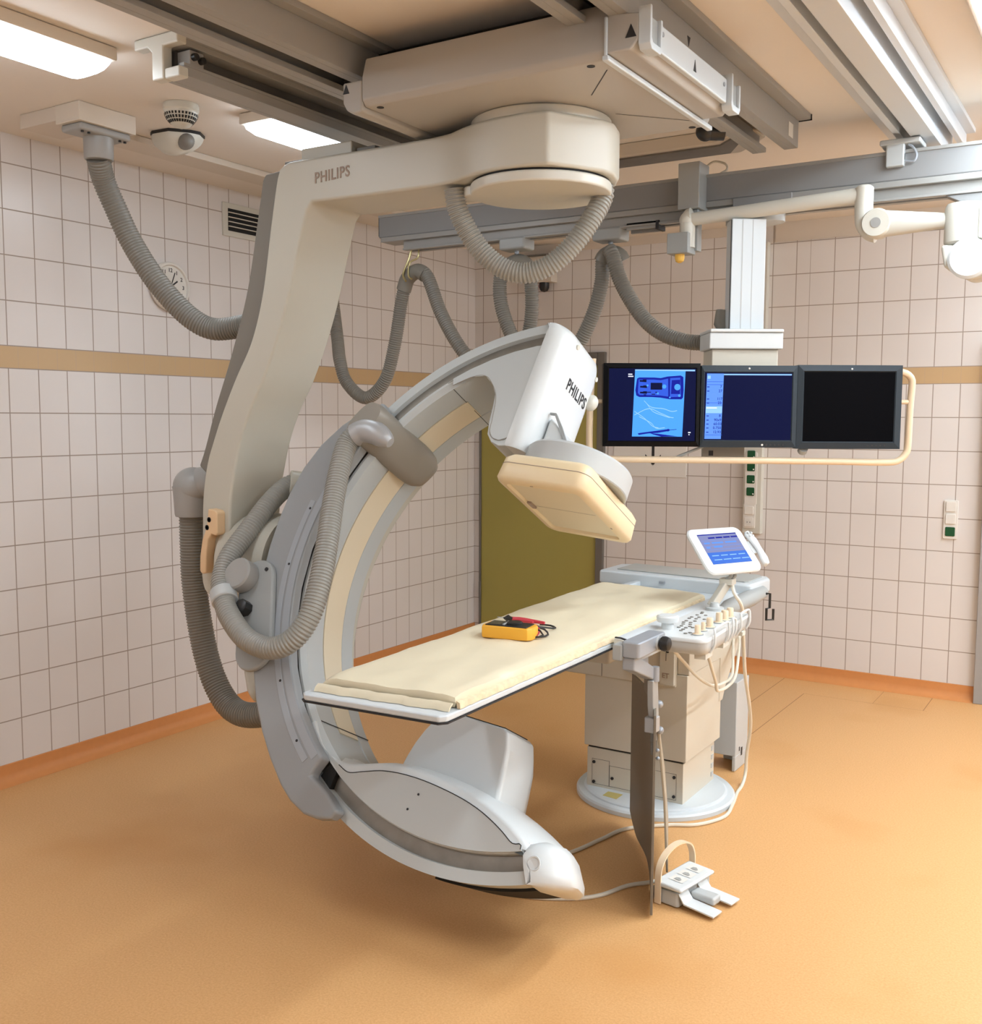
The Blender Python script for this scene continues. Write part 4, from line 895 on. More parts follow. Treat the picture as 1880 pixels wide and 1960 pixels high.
for k in range(21):
    q = k / 20; x = -1.71 + .72 * q; z = 2.552 + .027 * q; hh = .028 + .004 * q
    secs.append([(x, YA + c * .026, z + a * hh) for a, c in [(math.cos(w), math.sin(w)) for w in [2 * PI * j / 20 for j in range(20)]]])
b = MB(); b.loft(secs); b.build('upper_arm', OFFW, t)
b = MB(); b.tube(spline([(-.985, YA, 2.605), (-.985, YA, 2.58), (-.985, YA, 2.52), (-.98, YA, 2.465), (-.955, YA, 2.43), (-.93, YA, 2.42)], .01), .036, 20); b.sphere((-.985, YA, 2.602), .036, (1, 1, .5)); b.build('knuckle', OFFW, t)
b = MB().lathe([(.055, 0), (.058, .006), (.058, .06), (.052, .07)], (-.925, YA + .01, 2.455), (0, -1, 0), 28)
secs = []
for k in range(13):
    q = k / 12; x = -.93 + .27 * q; z = 2.455 - .012 * q; hh = .056 - .028 * q
    secs.append([(x, YA - .025 + c * (.032 - .006 * q), z + a * hh) for a, c in [(math.cos(w), math.sin(w)) for w in [2 * PI * j / 20 for j in range(20)]]])
b.loft(secs); fa = b.build('forearm', OFFW, t)
MB().lathe([(.02, 0), (.02, .003)], (-.925, YA - .0595, 2.455), (0, -1, 0), 20).build('joint_cap', ELBOW, fa)
b = MB().lathe([(.062, 0), (.072, .01), (.072, .14), (.066, .155)], (-.605, YA - .02, 2.345), n=28); b.build('head_joint', OFFW, t)
b = MB().prism([(-.68, 2.345), (-.53, 2.345), (-.40, 2.345), (-.40, 2.23), (-.57, 2.205), (-.665, 2.26)], YA - .075, YA + .05, XZ); hb = b.build('lamp_head', OFFW, t, bevel=.012)
MB().lathe([(.076, 0), (.076, .02), (.066, .028)], (-.575, YA - .075, 2.285), (0, -1, 0), 32).build('end_disc', WHITE, hb)
MB().box((-.55, YA - .08, 2.36), (-.38, YA + .06, 2.49)).build('head_bracket', OFFW, t, bevel=.01)

# ------------------------------------------------------------------ patient table
T = thing('patient_table', 'long patient table on a round-footed cream pedestal', 'examination table', (-1.77, 4.23, 0))
b = MB().lathe([(.352, 0.001), (.352, .018), (.345, .026), (.318, .028), (.316, .034), (.308, .038)], (-1.765, 4.235, 0), n=72); b.build('base_plate', TABW, T, ang=25)
MB().prism([(-1.90, 3.975), (-1.90, 4.03), (-1.83, 4.03), (-1.83, 3.965)], .0378, .0392, XY).build('warning_label', YLAB, T)
b = MB().box((-2.02, 4.06, .036), (-1.565, 4.44, .215)); lo = b.build('lower_column', PED, T, bevel=.003)
b = MB().box((-2.03, 4.048, .225), (-1.55, 4.47, .60)); up = b.build('upper_column', PED, T, bevel=.004)
MB().box((-2.015, 4.064, .214), (-1.57, 4.43, .226)).build('column_gap', INK, T)
b = MB()
def seamrect(x0, z0, x1, z1, y):
    w = .0012
    for a in ((x0, z0, x1, z0 + w), (x0, z1 - w, x1, z1), (x0, z0, x0 + w, z1), (x1 - w, z0, x1, z1)): b.box((a[0], y - .0006, a[1]), (a[2], y + .001, a[3]))
seamrect(-1.995, .05, -1.91, .165, 4.06); seamrect(-1.91, .05, -1.72, .145, 4.06); seamrect(-1.72, .05, -1.595, .165, 4.06)
b.build('service_panel_seams', INK, lo)
b = MB()
for x, z in ((-1.985, .15), (-1.985, .06), (-1.895, .09), (-1.605, .15), (-1.605, .065), (-1.75, .12)): b.cyl((x, 4.055, z), (x, 4.061, z), .007, 10)
b.build('screw', INK, lo)
b = MB()
for z in (.06, .10, .14, .18): MB().box((-1.566, 4.40, z), (-1.562, 4.425, z + .02)).build('hinge', LGREY, lo)
# flared right cheek
b = MB().prism([(4.055, .60), (4.055, .84), (4.80, .84), (4.80, .70), (4.63, .56), (4.52, .46), (4.48, .40), (4.44, .40), (4.44, .60)], -1.60, -1.545, YZ); ck = b.build('side_cheek', PED, T, bevel=.005)
b = MB().prism([(4.30, .70), (4.355, .66), (4.36, .76)], -1.545, -1.543, YZ); b.m = 1; b.prism([(4.33, .725), (4.352, .71), (4.352, .745)], -1.543, -1.5425, YZ); b.build('warning_sign', [LABEL, LGREY], ck)
letters('lettering', 'PHILIPS', .02, (-1.5435, 4.13, .815), (0, 1, 0), (0, 0, 1), INKB, ck, bold=.01)
b = MB().box((-2.15, 4.04, .545), (-1.60, 4.75, .845)); hb = b.build('lift_housing', PED, T, bevel=.006)
b = MB()
for x, z in ((-2.08, .78), (-1.95, .79), (-1.93, .68), (-1.86, .72), (-1.77, .80)): b.cyl((x, 4.036, z), (x, 4.041, z), .009, 10)
b.box((-1.945, 4.0392, .55), (-1.943, 4.041, .84)); b.build('screw', INK, hb)
b = MB().box((-1.668, 4.025, .555), (-1.602, 4.042, .74)); jb = b.build('junction_plate', OFFW, T, bevel=.003)
b = MB().box((-1.64, 4.0235, .66), (-1.638, 4.026, .735))
for x, z in ((-1.632, .70), (-1.61, .71)): b.cyl((x, 4.0225, z), (x, 4.026, z), .006, 8)
b.build('plate_slot', INK, jb)
letters('lettering', 'ET', .03, (-1.64, 4.0238, .595), (1, 0, 0), (0, 0, 1), INKB, jb, bold=.01)
MB().box((-1.96, 3.30, .80), (-1.56, 4.66, .875)).build('drive_frame', PED, T, bevel=.01)
# longitudinal rails under the top
for x0, sgn, ys in ((-1.475, 1, 3.17), (-1.90, -1, 3.5)):
    pr = [(0, .935), (.02, .935), (.05, .928), (.075, .912), (.088, .89), (.09, .862), (0, .862)]
    b = MB().prism([(x0 + sgn * a, z) for a, z in pr], ys, 4.36, XZ); rr_ = b.build('side_rail', TABW, T, bevel=.003, ang=45)
    b = MB().prism([(x0 + sgn * (a * .96 + .001), z - .002) for a, z in pr], ys - .015, ys, XZ); b.build('rail_end_cap', OFFW, rr_)
    b = MB().prism([(x0 + sgn * a, z) for a, z in ((0, .937), (.02, .937), (.051, .930), (.077, .914), (.091, .89), (.092, .86), (.086, .86), (.084, .888), (.071, .908), (.047, .921), (.02, .927), (0, .927))], ys - .008, ys + .001, XZ); b.build('rail_gasket', INK, rr_)
# the carbon top
tq = [(-1.945, 2.125), (-1.925, 2.11), (-1.49, 2.135), (-1.475, 2.155), (-1.505, 4.36), (-2.0, 4.36)]
b = MB().prism(tq, .893, .913, XY); tt = b.build('table_top', TABW, T, bevel=.006)
b = MB().prism([(x, y) for x, y in [(-1.947, 2.123), (-1.927, 2.108), (-1.489, 2.133), (-1.473, 2.154), (-1.503, 4.30), (-2.002, 4.30)]], .8895, .8935, XY); b.build('edge_line', INK, tt)
# wide head section
hq = [(-2.12, 4.36), (-1.42, 4.30), (-1.375, 4.32), (-1.365, 4.55), (-1.39, 4.60), (-2.06, 4.63), (-2.12, 4.60)]
b = MB().prism(hq, .905, .968, XY); hd = b.build('head_section', TABW, T, bevel=.012, seg=3)
b = MB().prism([(-2.05, 4.41), (-1.42, 4.36), (-1.405, 4.375), (-1.40, 4.545), (-1.42, 4.585), (-2.05, 4.612)], .968, .9735, XY); b.build('head_mat', TABG, hd, bevel=.002)
b = MB().tube([(-1.405, 4.0, .895), (-1.395, 4.10, .90), (-1.374, 4.30, .912), (-1.372, 4.46, .916)], [.02, .036, .036, .03], 16); b.build('accessory_rail', GREYP, T)
b = MB().prism([(-1.50, 4.06), (-1.43, 4.02), (-1.42, 4.04), (-1.42, 4.32), (-1.55, 4.32)], .880, .912, XY); b.build('foot_plate', TABW, T, bevel=.006)
b = MB().add([(-1.60, 4.345, .9690), (-1.555, 4.50, .9690), (-1.552, 4.499, .9690), (-1.597, 4.344, .9690)], [(0, 1, 2, 3)]); b.build('seam', INKB, hd)
b = MB().box((-1.80, 4.318, .935), (-1.775, 4.335, .945)); b.m = 0; b.build('latch', STEEL, hd)

# mattress pad
b = MB(); NX, NY = 22, 60
def padpt(i, j, z):
    s_, q = i / NX, j / NY
    l = V((-1.905, 2.175, 0)).lerp(V((-2.005, 4.145, 0)), q); r = V((-1.492, 2.215, 0)).lerp(V((-1.512, 4.11, 0)), q)
    p = l.lerp(r, s_); return V((p.x, p.y, z))
vs = []
for j in range(NY + 1):
    for i in range(NX + 1):
        e = min(i, NX - i); ee = min(j, NY - j)
        drop = .008 * math.exp(-e * 1.3) + .008 * math.exp(-ee * 1.3)
        w = .0014 * math.sin(j * .55 + 1.7 * math.sin(i * .4)) + .0012 * math.sin(i * .9 + j * .21) + .0008 * random.uniform(-1, 1)
        vs.append(padpt(i, j, .956 - drop + w))
n0 = len(vs); rim = [(i, 0) for i in range(NX)] + [(NX, j) for j in range(NY)] + [(i, NY) for i in range(NX, 0, -1)] + [(0, j) for j in range(NY, 0, -1)]
cpad = V((-1.73, 3.16, 0))
mid_, low = [], []
for k, (i, j) in enumerate(rim):
    p = padpt(i, j, 0); d = (p - cpad); d.z = 0; d = V((math.copysign(1, d.x) if i in (0, NX) else 0, math.copysign(1, d.y) if j in (0, NY) else 0, 0))
    mid_.append(V((p.x, p.y, .932 + .002 * math.sin(k * .7))) + d * .005); low.append(V((p.x, p.y, .915)) - d * .004)
fs = [(j * (NX + 1) + i, j * (NX + 1) + i + 1, (j + 1) * (NX + 1) + i + 1, (j + 1) * (NX + 1) + i) for j in range(NY) for i in range(NX)]
idx = [j * (NX + 1) + i for i, j in rim]; m_ = len(rim)
for k in range(m_):
    k2 = (k + 1) % m_
    fs.append((idx[k], idx[k2], n0 + k2, n0 + k)); fs.append((n0 + k, n0 + k2, n0 + m_ + k2, n0 + m_ + k))
fs.append([n0 + m_ + k for k in range(m_)])
b.add(vs + mid_ + low, fs)
PADO = thing('mattress_pad', 'long thin cream mattress pad on the patient table', 'mattress', (-1.73, 3.16, .914))
b.build('pad', PAD, PADO, ang=50)
b = MB()        # folded sheet flap hanging over the near end
fl = []
for k in range(31):
    q = k / 30; p = V((-1.918, 2.158, 0)).lerp(V((-1.487, 2.196, 0)), q); w = .003 * math.sin(q * 23) + .002 * math.sin(q * 51)
    fl.append([(p.x, p.y + w, .934), (p.x, p.y - .012 + w, .926 + w), (p.x, p.y - .018 + w, .9145), (p.x, p.y - .014 + w, .9140), (p.x, p.y - .007 + w, .924 + w), (p.x, p.y + .004 + w, .930)])
b.loft(fl); b.build('sheet_flap', PAD, PADO, ang=60)
b = MB(); fl = []
for k in range(121):
    q = k / 120; p = V((-1.482, 2.215, 0)).lerp(V((-1.505, 4.10, 0)), q); w = random.uniform(-.0022, .0022)
    fl.append([(p.x - .006, p.y, .934 + w), (p.x + .004 + w, p.y, .930), (p.x + .006 + w, p.y, .9145), (p.x - .004, p.y, .914)])
b.loft(fl); b.build('frayed_edge', PADF, PADO, ang=60)

# multimeter and leads ------------------------------------------------------
ZP = .9565
mo = V((-1.802, 2.829, ZP)); mx = V((.990, .14, 0)); my = V((-.14, .990, 0))
t = thing('multimeter', 'yellow and black handheld multimeter lying on the cream pad', 'multimeter', mo)
def MM(p): return mo + mx * p[0] + my * p[1] + V((0, 0, p[2]))
b = MB(); b.T = MM
mp = [(0, .004), (.06, .002), (.09, .006), (.13, .004), (.16, .010), (.172, .03), (.172, .075), (.16, .094), (.13, .098), (.09, .094), (.05, .098), (0, .096), (-.006, .08), (-.006, .02)]
b.loft([[(x * .98 + .002, y * .96 + .002, 0) for x, y in mp], [(x, y, .006) for x, y in mp], [(x, y, .036) for x, y in mp], [(x * .97 + .003, y * .95 + .0025, .041) for x, y in mp]]); b.build('case', YELL, t, bevel=.003, ang=45)
b = MB(); b.T = MM; b.box((.008, .012, .040), (.155, .086, .0445)); fc = b.build('face', BLACK, t, bevel=.003)
b = MB(); b.T = MM; b.box((.014, .018, .0446), (.058, .08, .0456)); b.build('display', mat('lcd_grey', (.07, .065, .045, 1), .25), fc)
b = MB(); b.T = MM; b.lathe([(.026, 0), (.026, .006), (.022, .009)], (.100, .05, .0445), n=28); b.build('dial', BLACK, fc)
b = MB(); b.T = MM; b.box((.068, .02, .0446), (.074, .08, .0475)); b.build('buttons', LGREY, fc)
b = MB()
for pts in ([(-1.67, 2.91, .985), (-1.645, 2.93, .985), (-1.625, 2.93, .968), (-1.635, 2.905, .963), (-1.67, 2.90, .962)], [(-1.69, 2.95, .985), (-1.66, 2.99, .975), (-1.625, 2.965, .963), (-1.63, 2.92, .962), (-1.66, 2.90, .962)], [(-1.70, 2.97, .985), (-1.67, 3.03, .97), (-1.655, 3.07, .963), (-1.69, 3.10, .963), (-1.73, 3.09, .964)]):
    cable(b, pts, .0032)
TL = thing('test_lead', 'black multimeter test lead with pointed probe tip, coiled on the pad', 'test lead', (-1.66, 2.98, .962))
b.build('wire', BLACK, TL)
b = MB(); b.tube([(-1.872, 3.085, .974), (-1.862, 3.087, .974), (-1.858, 3.088, .974), (-1.856, 3.088, .974), (-1.845, 3.090, .973), (-1.78, 3.10, .970), (-1.73, 3.105, .968)], [.002, .003, .008, .012, .007, .007, .004], 12); b.build('probe', BLACK, TL)
b = MB().cyl((-1.895, 3.082, .9745), (-1.870, 3.085, .974), .0012, 8); b.build('tip', STEEL, TL)
TR = thing('test_lead', 'red multimeter test lead lying across the black one on the pad', 'test lead', (-1.7, 3.03, .965))
b = MB(); cable(b, [(-1.685, 2.93, .985), (-1.66, 2.955, .985), (-1.645, 2.94, .972), (-1.645, 2.90, .963), (-1.675, 2.885, .962)], .0032); cable(b, [(-1.73, 3.06, .968), (-1.69, 3.02, .972), (-1.67, 2.98, .972), (-1.66, 2.94, .968)], .0032); b.build('wire', REDC, TR)
b = MB(); b.tube([(-1.83, 3.068, .978), (-1.80, 3.072, .978), (-1.77, 3.072, .977), (-1.70, 3.075, .975)], [.006, .008, .008, .005], 12); b.tube([(-1.80, 3.03, .985), (-1.775, 3.032, .985), (-1.72, 3.03, .983)], [.006, .009, .005], 12); b.build('probe', REDC, TR)
b = MB(); b.tube([(-1.835, 3.025, .986), (-1.822, 3.027, .986), (-1.815, 3.028, .986), (-1.80, 3.03, .985)], [.002, .011, .008, .006], 12); b.build('probe_guard', BLACK, TR)

# control panel -------------------------------------------------------------
pc = V((-1.325, 3.585, .93)); pv = V((-.052, .998, 0)).normalized(); pu = V((pv.y, -pv.x, 0))
def PW(p): return pc + pu * p[0] + pv * p[1] + V((0, 0, p[2]))     # (towards operator, along, up)
def PMB():
    b = MB(); b.T = PW; return b
t = thing('control_panel', 'white bedside control panel with cream joysticks clipped to the table rail', 'control panel', pc)
def pr_(k, z, w0=-.105, w1=.105): return [(a * k, c * k, z) for a, c in rrect(w0, -.285, w1, .285, .03, 5)]
b = PMB(); b.loft([pr_(.99, .0), pr_(1, -.004), pr_(1, -.012)]); b.build('top_plate', WHITE, t, ang=40)
b = PMB(); b.loft([pr_(.99, -.012), pr_(.985, -.03), pr_(.95, -.05), pr_(.86, -.062), pr_(.7, -.066)]); b.build('tray', LGREY, t, ang=50)
b = PMB(); b.box((-.11, -.25, -.045), (-.06, .25, -.02)); b.build('rail_clip', GREYP, t)
b = PMB(); b.lathe([(.022, 0), (.022, .022), (.038, .026), (.04, .032), (.04, .044), (.034, .049)], (-.075, -.155, .0), n=28); b.build('mushroom_switch', WHITE, t)
for a, c, r, h in ((.052, -.205, .011, .030), (.050, -.135, .008, .028), (.052, -.065, .0125, .032), (.055, .04, .0125, .034), (.06, .095, .0135, .034), (.063, .155, .0125, .034)):
    k_ = PMB().lathe([(r * 1.6, 0), (r * 1.6, .004), (r, .006), (r, h), (r * .85, h + .004)], (a, c, 0), n=20).build('joystick', PINK, t)
    PMB().lathe([(r * 1.9, 0.0), (r * 1.9, .003), (r * 1.6, .004)], (a, c, 0), n=20).build('joystick_collar', GREYP, k_)
b = PMB()
for a, c in ((-.02, -.17), (-.02, -.145), (-.045, -.12), (-.02, -.115), (-.045, -.09), (-.015, -.085), (-.05, -.055), (-.025, -.05), (-.06, -.02), (-.035, -.015), (-.06, .01), (-.03, .02), (-.065, .06), (-.04, .065), (-.01, .07), (-.065, .09), (-.04, .10), (-.06, .14), (-.03, .15), (-.055, .18), (-.06, .205), (.01, -.21), (.02, -.19), (.0, -.10), (.02, .0)):
    PMB().lathe([(.0068, 0), (.0068, .0022), (.0055, .003)], (a, c, 0), n=10).build('push_button', DGREY, t)
b = PMB()
for c0_, c1_ in ((-.20, -.03), (.02, .06), (.13, .25)):
    b.tube(spline([(.095, c0_, -.06), (.112, c0_, -.03), (.112, c0_, .012), (.108, c0_ + .015, .022), (.108, c1_ - .015, .022), (.112, c1_, .012), (.112, c1_, -.03), (.095, c1_, -.06)], .01), .0045, 8)
b.build('guard_rails', WHITE, t)
b = PMB(); b.box((.05, -.23, -.08), (.09, -.15, -.06)); b.box((.05, -.02, -.08), (.09, .06, -.06)); b.box((.06, .2, -.075), (.1, .24, -.06)); b.build('underside_fittings', OFFW, t)

# touch screen on its post ---------------------------------------------------
t = thing('touch_screen', 'white tilted touch screen on a short folding post above the table end', 'touch screen', (-1.375, 3.86, .935))
sr = V((.469, .883, .0)).normalized(); hn = V((.883, -.469, 0)).normalized(); tau = math.radians(44)
su = V((0, 0, 1)) * math.cos(tau) - hn * math.sin(tau); sn = hn * math.cos(tau) + V((0, 0, 1)) * math.sin(tau)
sc_ = V((-1.372, 3.955, 1.158))
def SW(p): return sc_ + sr * p[0] + sn * p[1] + su * p[2]
def SMB():
    b = MB(); b.T = SW; return b
b = SMB(); sh = lambda w, h, r, y: [(a, y, c) for a, c in rrect(-w, -h, w, h, r, 6)]
b.loft([sh(.125, .095, .03, -.022), sh(.140, .110, .035, -.012), sh(.142, .112, .035, -.004), sh(.138, .108, .033, .002), sh(.128, .098, .028, .004)]); bz = b.build('casing', WHITE, t, ang=40)
b = SMB(); b.box((-.102, .0035, -.068), (.102, .0052, .078)); s_ = b.build('screen', E_GREYB, t)
b = SMB(); R2 = lambda x0, z0, x1, z1, h=.0055: b.add([(x0, h, z0), (x1, h, z0), (x1, h, z1), (x0, h, z1)], [(0, 1, 2, 3)])
b.m = 0; R2(-.102, -.068, .102, -.012)
b.m = 1
for k in range(4): R2(-.085 + k * .048, -.050, -.045 + k * .048, -.046, .0058); R2(-.085 + k * .046, -.03, -.05 + k * .046, -.026, .0058)
b.m = 2
for k in range(4): R2(-.055 + k * .04, .055, -.02 + k * .04, .062, .0058)
R2(-.102, .073, .102, .078, .0058)
b.m = 3
for z in (.045, .018, .0): R2(-.095, z, .098, z + .0015, .0058)
for x, z, w in ((-.09, .03, .03), (-.05, .03, .06), (-.09, .008, .02), (-.05, .01, .045), (.02, .03, .06)): R2(x, z, x + w, z + .008, .0058)
b.build('screen_image', [E_TB, E_LIGHT, E_DEEP, E_PANEL], s_)
b = SMB(); b.box((-.022, .0042, -.092), (.03, .0048, -.086)); b.build('maker_label', E_GREYB if False else LGREY, bz)
b = MB(); b.tube([SW((.0, -.02, -.06)), SW((-.0, -.04, -.10)), (-1.368, 3.955, 1.035)], .008, 8); b.tube([SW((.022, -.02, -.06)), SW((.022, -.04, -.10)), (-1.355, 3.975, 1.035)], .008, 8); b.build('hinge', GREYP, t)
b = MB(); p0, p1 = V((-1.357, 3.955, 1.03)), V((-1.395, 3.90, .945)); d = (p1 - p0).normalized(); s2 = V((.47, .883, 0))
e = d.cross(s2).normalized()
b.add([p + s2 * i * .022 + e * j * .014 for p in (p0, p1) for i, j in ((-1, -1), (1, -1), (1, 1), (-1, 1))], [(0, 1, 2, 3), (4, 5, 6, 7), (0, 1, 5, 4), (1, 2, 6, 5), (2, 3, 7, 6), (3, 0, 4, 7)])
b.box((-1.385, 3.935, 1.02), (-1.33, 3.985, 1.045)); b.build('folding_arm', OFFW, t, bevel=.004)
MB().lathe([(.036, 0), (.036, .012), (.020, .014), (.016, .03)], (-1.375, 3.865, .929), n=24).build('post_base', LGREY, t)
t = thing('remote_handset', 'small white remote handset clipped to the right edge of the touch screen', 'remote control', SW((.17, 0, .0)))
b = SMB(); hs = [(.162, .004, .075), (.162, .006, .06), (.166, .010, .03), (.168, .010, -.02), (.166, .010, -.06), (.165, .006, -.085), (.165, .003, -.092)]
wid = [.010, .020, .020, .014, .020, .018, .006]
b.loft([[(x + w * math.cos(a), y + .011 * math.sin(a), z) for a in [2 * PI * k / 16 for k in range(16)]] for (x, y, z), w in zip(hs, wid)]); b.build('handset_body', WHITE, t, ang=60)
b = SMB()
for dx, dz in ((-.008, .062), (.008, .062), (-.008, .047), (.008, .047)): b.sphere((.163 + dx, .018, dz), .006, (1, .6, 1), 12, 8)
b.build('buttons', LGREY, t)
SMB().box((.135, -.012, -.03), (.160, .004, .03)).build('holder_clip', LGREY, t)

# cables at the table ---------------------------------------------------------
b = MB(); cable(b, [(-1.345, 3.97, 1.03), (-1.318, 3.93, .99), (-1.300, 3.969, .933), (-1.33, 4.086, .804), (-1.355, 4.205, .602), (-1.375, 4.332, .446), (-1.403, 4.451, .307), (-1.445, 4.54, .151), (-1.455, 4.56, .05), (-1.45, 4.50, .012), (-1.44, 4.40, .008), (-1.41, 4.25, .008), (-1.395, 4.10, .008), (-1.46, 3.96, .008), (-1.56, 3.89, .008), (-1.69, 3.76, .008), (-1.73, 3.61, .008), (-1.78, 3.42, .008), (-1.90, 3.2, .008)], .0075)
tag(b.build('white_cable', CABLE, root=(-1.44, 4.3, .01)), 'long white cable dropping from the touch screen and curling over the floor round the pedestal', 'cable')
b = MB(); cable(b, [(-1.41, 3.50, .862), (-1.415, 3.54, .83), (-1.408, 3.639, .761), (-1.381, 3.708, .696), (-1.367, 3.828, .637), (-1.395, 4.043, .594), (-1.43, 4.26, .582), (-1.52, 4.53, .62), (-1.543, 4.60, .66)], .0065)
tag(b.build('white_cable', CABLE, root=(-1.4, 3.5, .86)), 'white cable sagging in a wide loop from the panel underside to the pedestal', 'cable')
b = MB(); cable(b, [(-1.27, 3.60, .865), (-1.324, 3.64, .833), (-1.324, 3.691, .758), (-1.337, 3.791, .664), (-1.345, 3.84, .616), (-1.391, 4.102, .572), (-1.44, 4.34, .563), (-1.52, 4.62, .64), (-1.543, 4.66, .68)], .0065)
tag(b.build('white_cable', CABLE, root=(-1.27, 3.6, .86)), 'white cable dropping straight and steeply from the front of the panel to the pedestal', 'cable')
b = MB(); cable(b, [(-1.36, 3.36, .03), (-1.41, 3.35, .012), (-1.47, 3.29, .008), (-1.52, 3.17, .008), (-1.60, 3.09, .008), (-1.75, 3.02, .008), (-1.95, 3.02, .008)], .0075)
tag(b.build('pedal_cable', CABLE, root=(-1.47, 3.29, .008)), 'white cable on the floor from the foot switch under the gantry nose', 'cable')

# hook on the accessory rail
t = thing('rail_hook', 'black wire bracket hooked on the rail at the far end of the table', 'hook', (-1.27, 4.2, .93))
hk = V((-1.262, 4.215, .0)); b = MB()
b.tube([hk + V((-.012, -.012, .955)), hk + V((.0, 0, .955)), hk + V((0, 0, .895)), hk + V((-.01, -.01, .893)), hk + V((-.01, -.01, .845)), hk + V((.012, .012, .845)), hk + V((.012, .012, .89))], .0055, 6)
b.build('wire', BLACK, t)
MB().box((-1.30, 4.40, .875), (-1.265, 4.47, .905)).build('stop', BLACK, t) if False else None

# floor box behind the pedestal -----------------------------------------------
t = thing('floor_cabinet', 'narrow grey floor box standing behind the table pedestal', 'cabinet', (-1.6, 4.77, 0))
b = MB().box((-1.66, 4.68, .075), (-1.545, 4.86, .435)); b.prism([(4.68, .002), (4.83, .002), (4.86, .075), (4.68, .075)], -1.562, -1.545, YZ); b.prism([(4.84, .002), (4.86, .002), (4.86, .075), (4.84, .075)], -1.66, -1.545, YZ); b.build('cabinet_body', LGREY, t, bevel=.004)
b = MB().box((-1.5448, 4.76, .06), (-1.544, 4.78, .10)); b.box((-1.5448, 4.73, .09), (-1.544, 4.742, .11))
b.build('cutouts', INK, t)

# lead shield -------------------------------------------------------------------
t = thing('lead_shield', 'brown lead-rubber apron hanging from a silver swivel clamp on the table rail', 'radiation shield', (-1.37, 3.2, .93))
b = MB().prism([(3.055, .93), (3.27, .93), (3.28, .945), (3.28, .965), (3.06, .965), (3.045, .95)], -1.395, -1.33, YZ)
b = MB().prism(rrect(-1.40, 3.05, -1.335, 3.275, .012, 4), .898, .952, XY); cl_ = b.build('clamp_block', STEEL, t, bevel=.006)
MB().cyl((-1.336, 3.205, .925), (-1.328, 3.205, .925), .022, 20).build('knob_collar', LGREY, cl_)
b = MB().lathe([(.012, 0), (.024, .008), (.026, .02), (.022, .034), (.014, .038)], (-1.329, 3.205, .925), (1, 0, 0), 10); b.build('clamp_knob', BLACK, cl_)
b = MB().box((-1.40, 3.225, .93), (-1.334, 3.272, .955)); b.build('maker_label', LABEL, cl_) if False else None
b = MB().box((-1.43, 3.045, .885), (-1.395, 3.10, .94)); b.build('rail_jaw', GREYP, cl_, bevel=.006)
b = MB().prism([(3.06, .898), (3.10, .898), (3.255, .822), (3.255, .79), (3.225, .79), (3.06, .855)], -1.40, -1.355, YZ); b.build('swing_arm', STEEL, t, bevel=.006)
b = MB().prism([(3.13, .90), (3.27, .90), (3.28, .80), (3.25, .795), (3.14, .85)], -1.405, -1.398, YZ); b.build('side_plate', STEEL, t, bevel=.002)
b = MB().cyl((-1.355, 3.235, .785), (-1.355, 3.235, .835), .014, 16); b.build('pivot_pin', STEEL, t)
b = MB().prism([(3.21, .79), (3.255, .79), (3.268, .665), (3.262, .62), (3.235, .62), (3.215, .70)], -1.375, -1.352, YZ); b.build('drop_bar', ELBOW, t, bevel=.004)
b = MB().prism([(3.265, .76), (3.285, .75), (3.29, .70), (3.285, .665), (3.262, .66), (3.262, .70)], -1.385, -1.372, YZ); b.box((-1.382, 3.26, .56), (-1.366, 3.30, .64)); b.box((-1.384, 3.27, .51), (-1.372, 3.305, .585)); b.build('hinge_plates', DGREY, t, bevel=.003)
b = MB()
for y, z in ((3.275, .695), (3.285, .60)): MB().sphere((-1.355, y, z), .014).build('bolt', STEEL, t)
for y, z in ((3.29, .525), (3.295, .495)): MB().sphere((-1.364, y, z), .007).build('bolt', STEEL, t)
MB().box((-1.385, 3.215, .605), (-1.345, 3.262, .66)).build('clip', SILV, t, bevel=.005)
def sheet(plan, ztop, zbot, th, name, m_):
    b = MB(); plan = [V((x, y, 0)) for x, y in plan]; q = spline(plan, .03); N_ = len(q); secs = []
    for k, p in enumerate(q):
        d = (q[min(k + 1, N_ - 1)] - q[max(k - 1, 0)]).normalized(); n_ = V((-d.y, d.x, 0)) * th / 2; f = k / (N_ - 1)
        zt, zb = ztop(f), zbot(f)
        secs.append([p + n_ + V((0, 0, zt)), p + n_ + V((0, 0, (zt + zb) / 2)), p + n_ + V((0, 0, zb)), p - n_ + V((0, 0, zb)), p - n_ + V((0, 0, (zt + zb) / 2)), p - n_ + V((0, 0, zt))])
    b.loft(secs); return b.build(name, m_, t, bevel=.0015, seg=1)
sheet([(-1.305, 3.12), (-1.395, 3.33), (-1.495, 3.53), (-1.60, 3.68), (-1.71, 3.84)], lambda f: .70 - .06 * f, lambda f: .012 + .07 * max(0, f - .8) ** 1.5 * 8, .009, 'apron_flap', LEAD)
secs = []
for k in range(9):
    f = k / 8; ptop = V((-1.362, 3.285, .61)).lerp(V((-1.47, 3.53, .58)), f); pbot = V((-1.372, 3.42, .03)).lerp(V((-1.52, 3.78, .09)), f); n_ = V((.9, .42, 0)) * .004
    mid = ptop.lerp(pbot, .5) + V((.004, .006, 0))
    secs.append([ptop + n_, mid + n_, pbot + n_, pbot - n_, mid - n_, ptop - n_])
b = MB(); b.loft(secs); b.build('apron_flap', LEADE, t, bevel=.0015, seg=1)
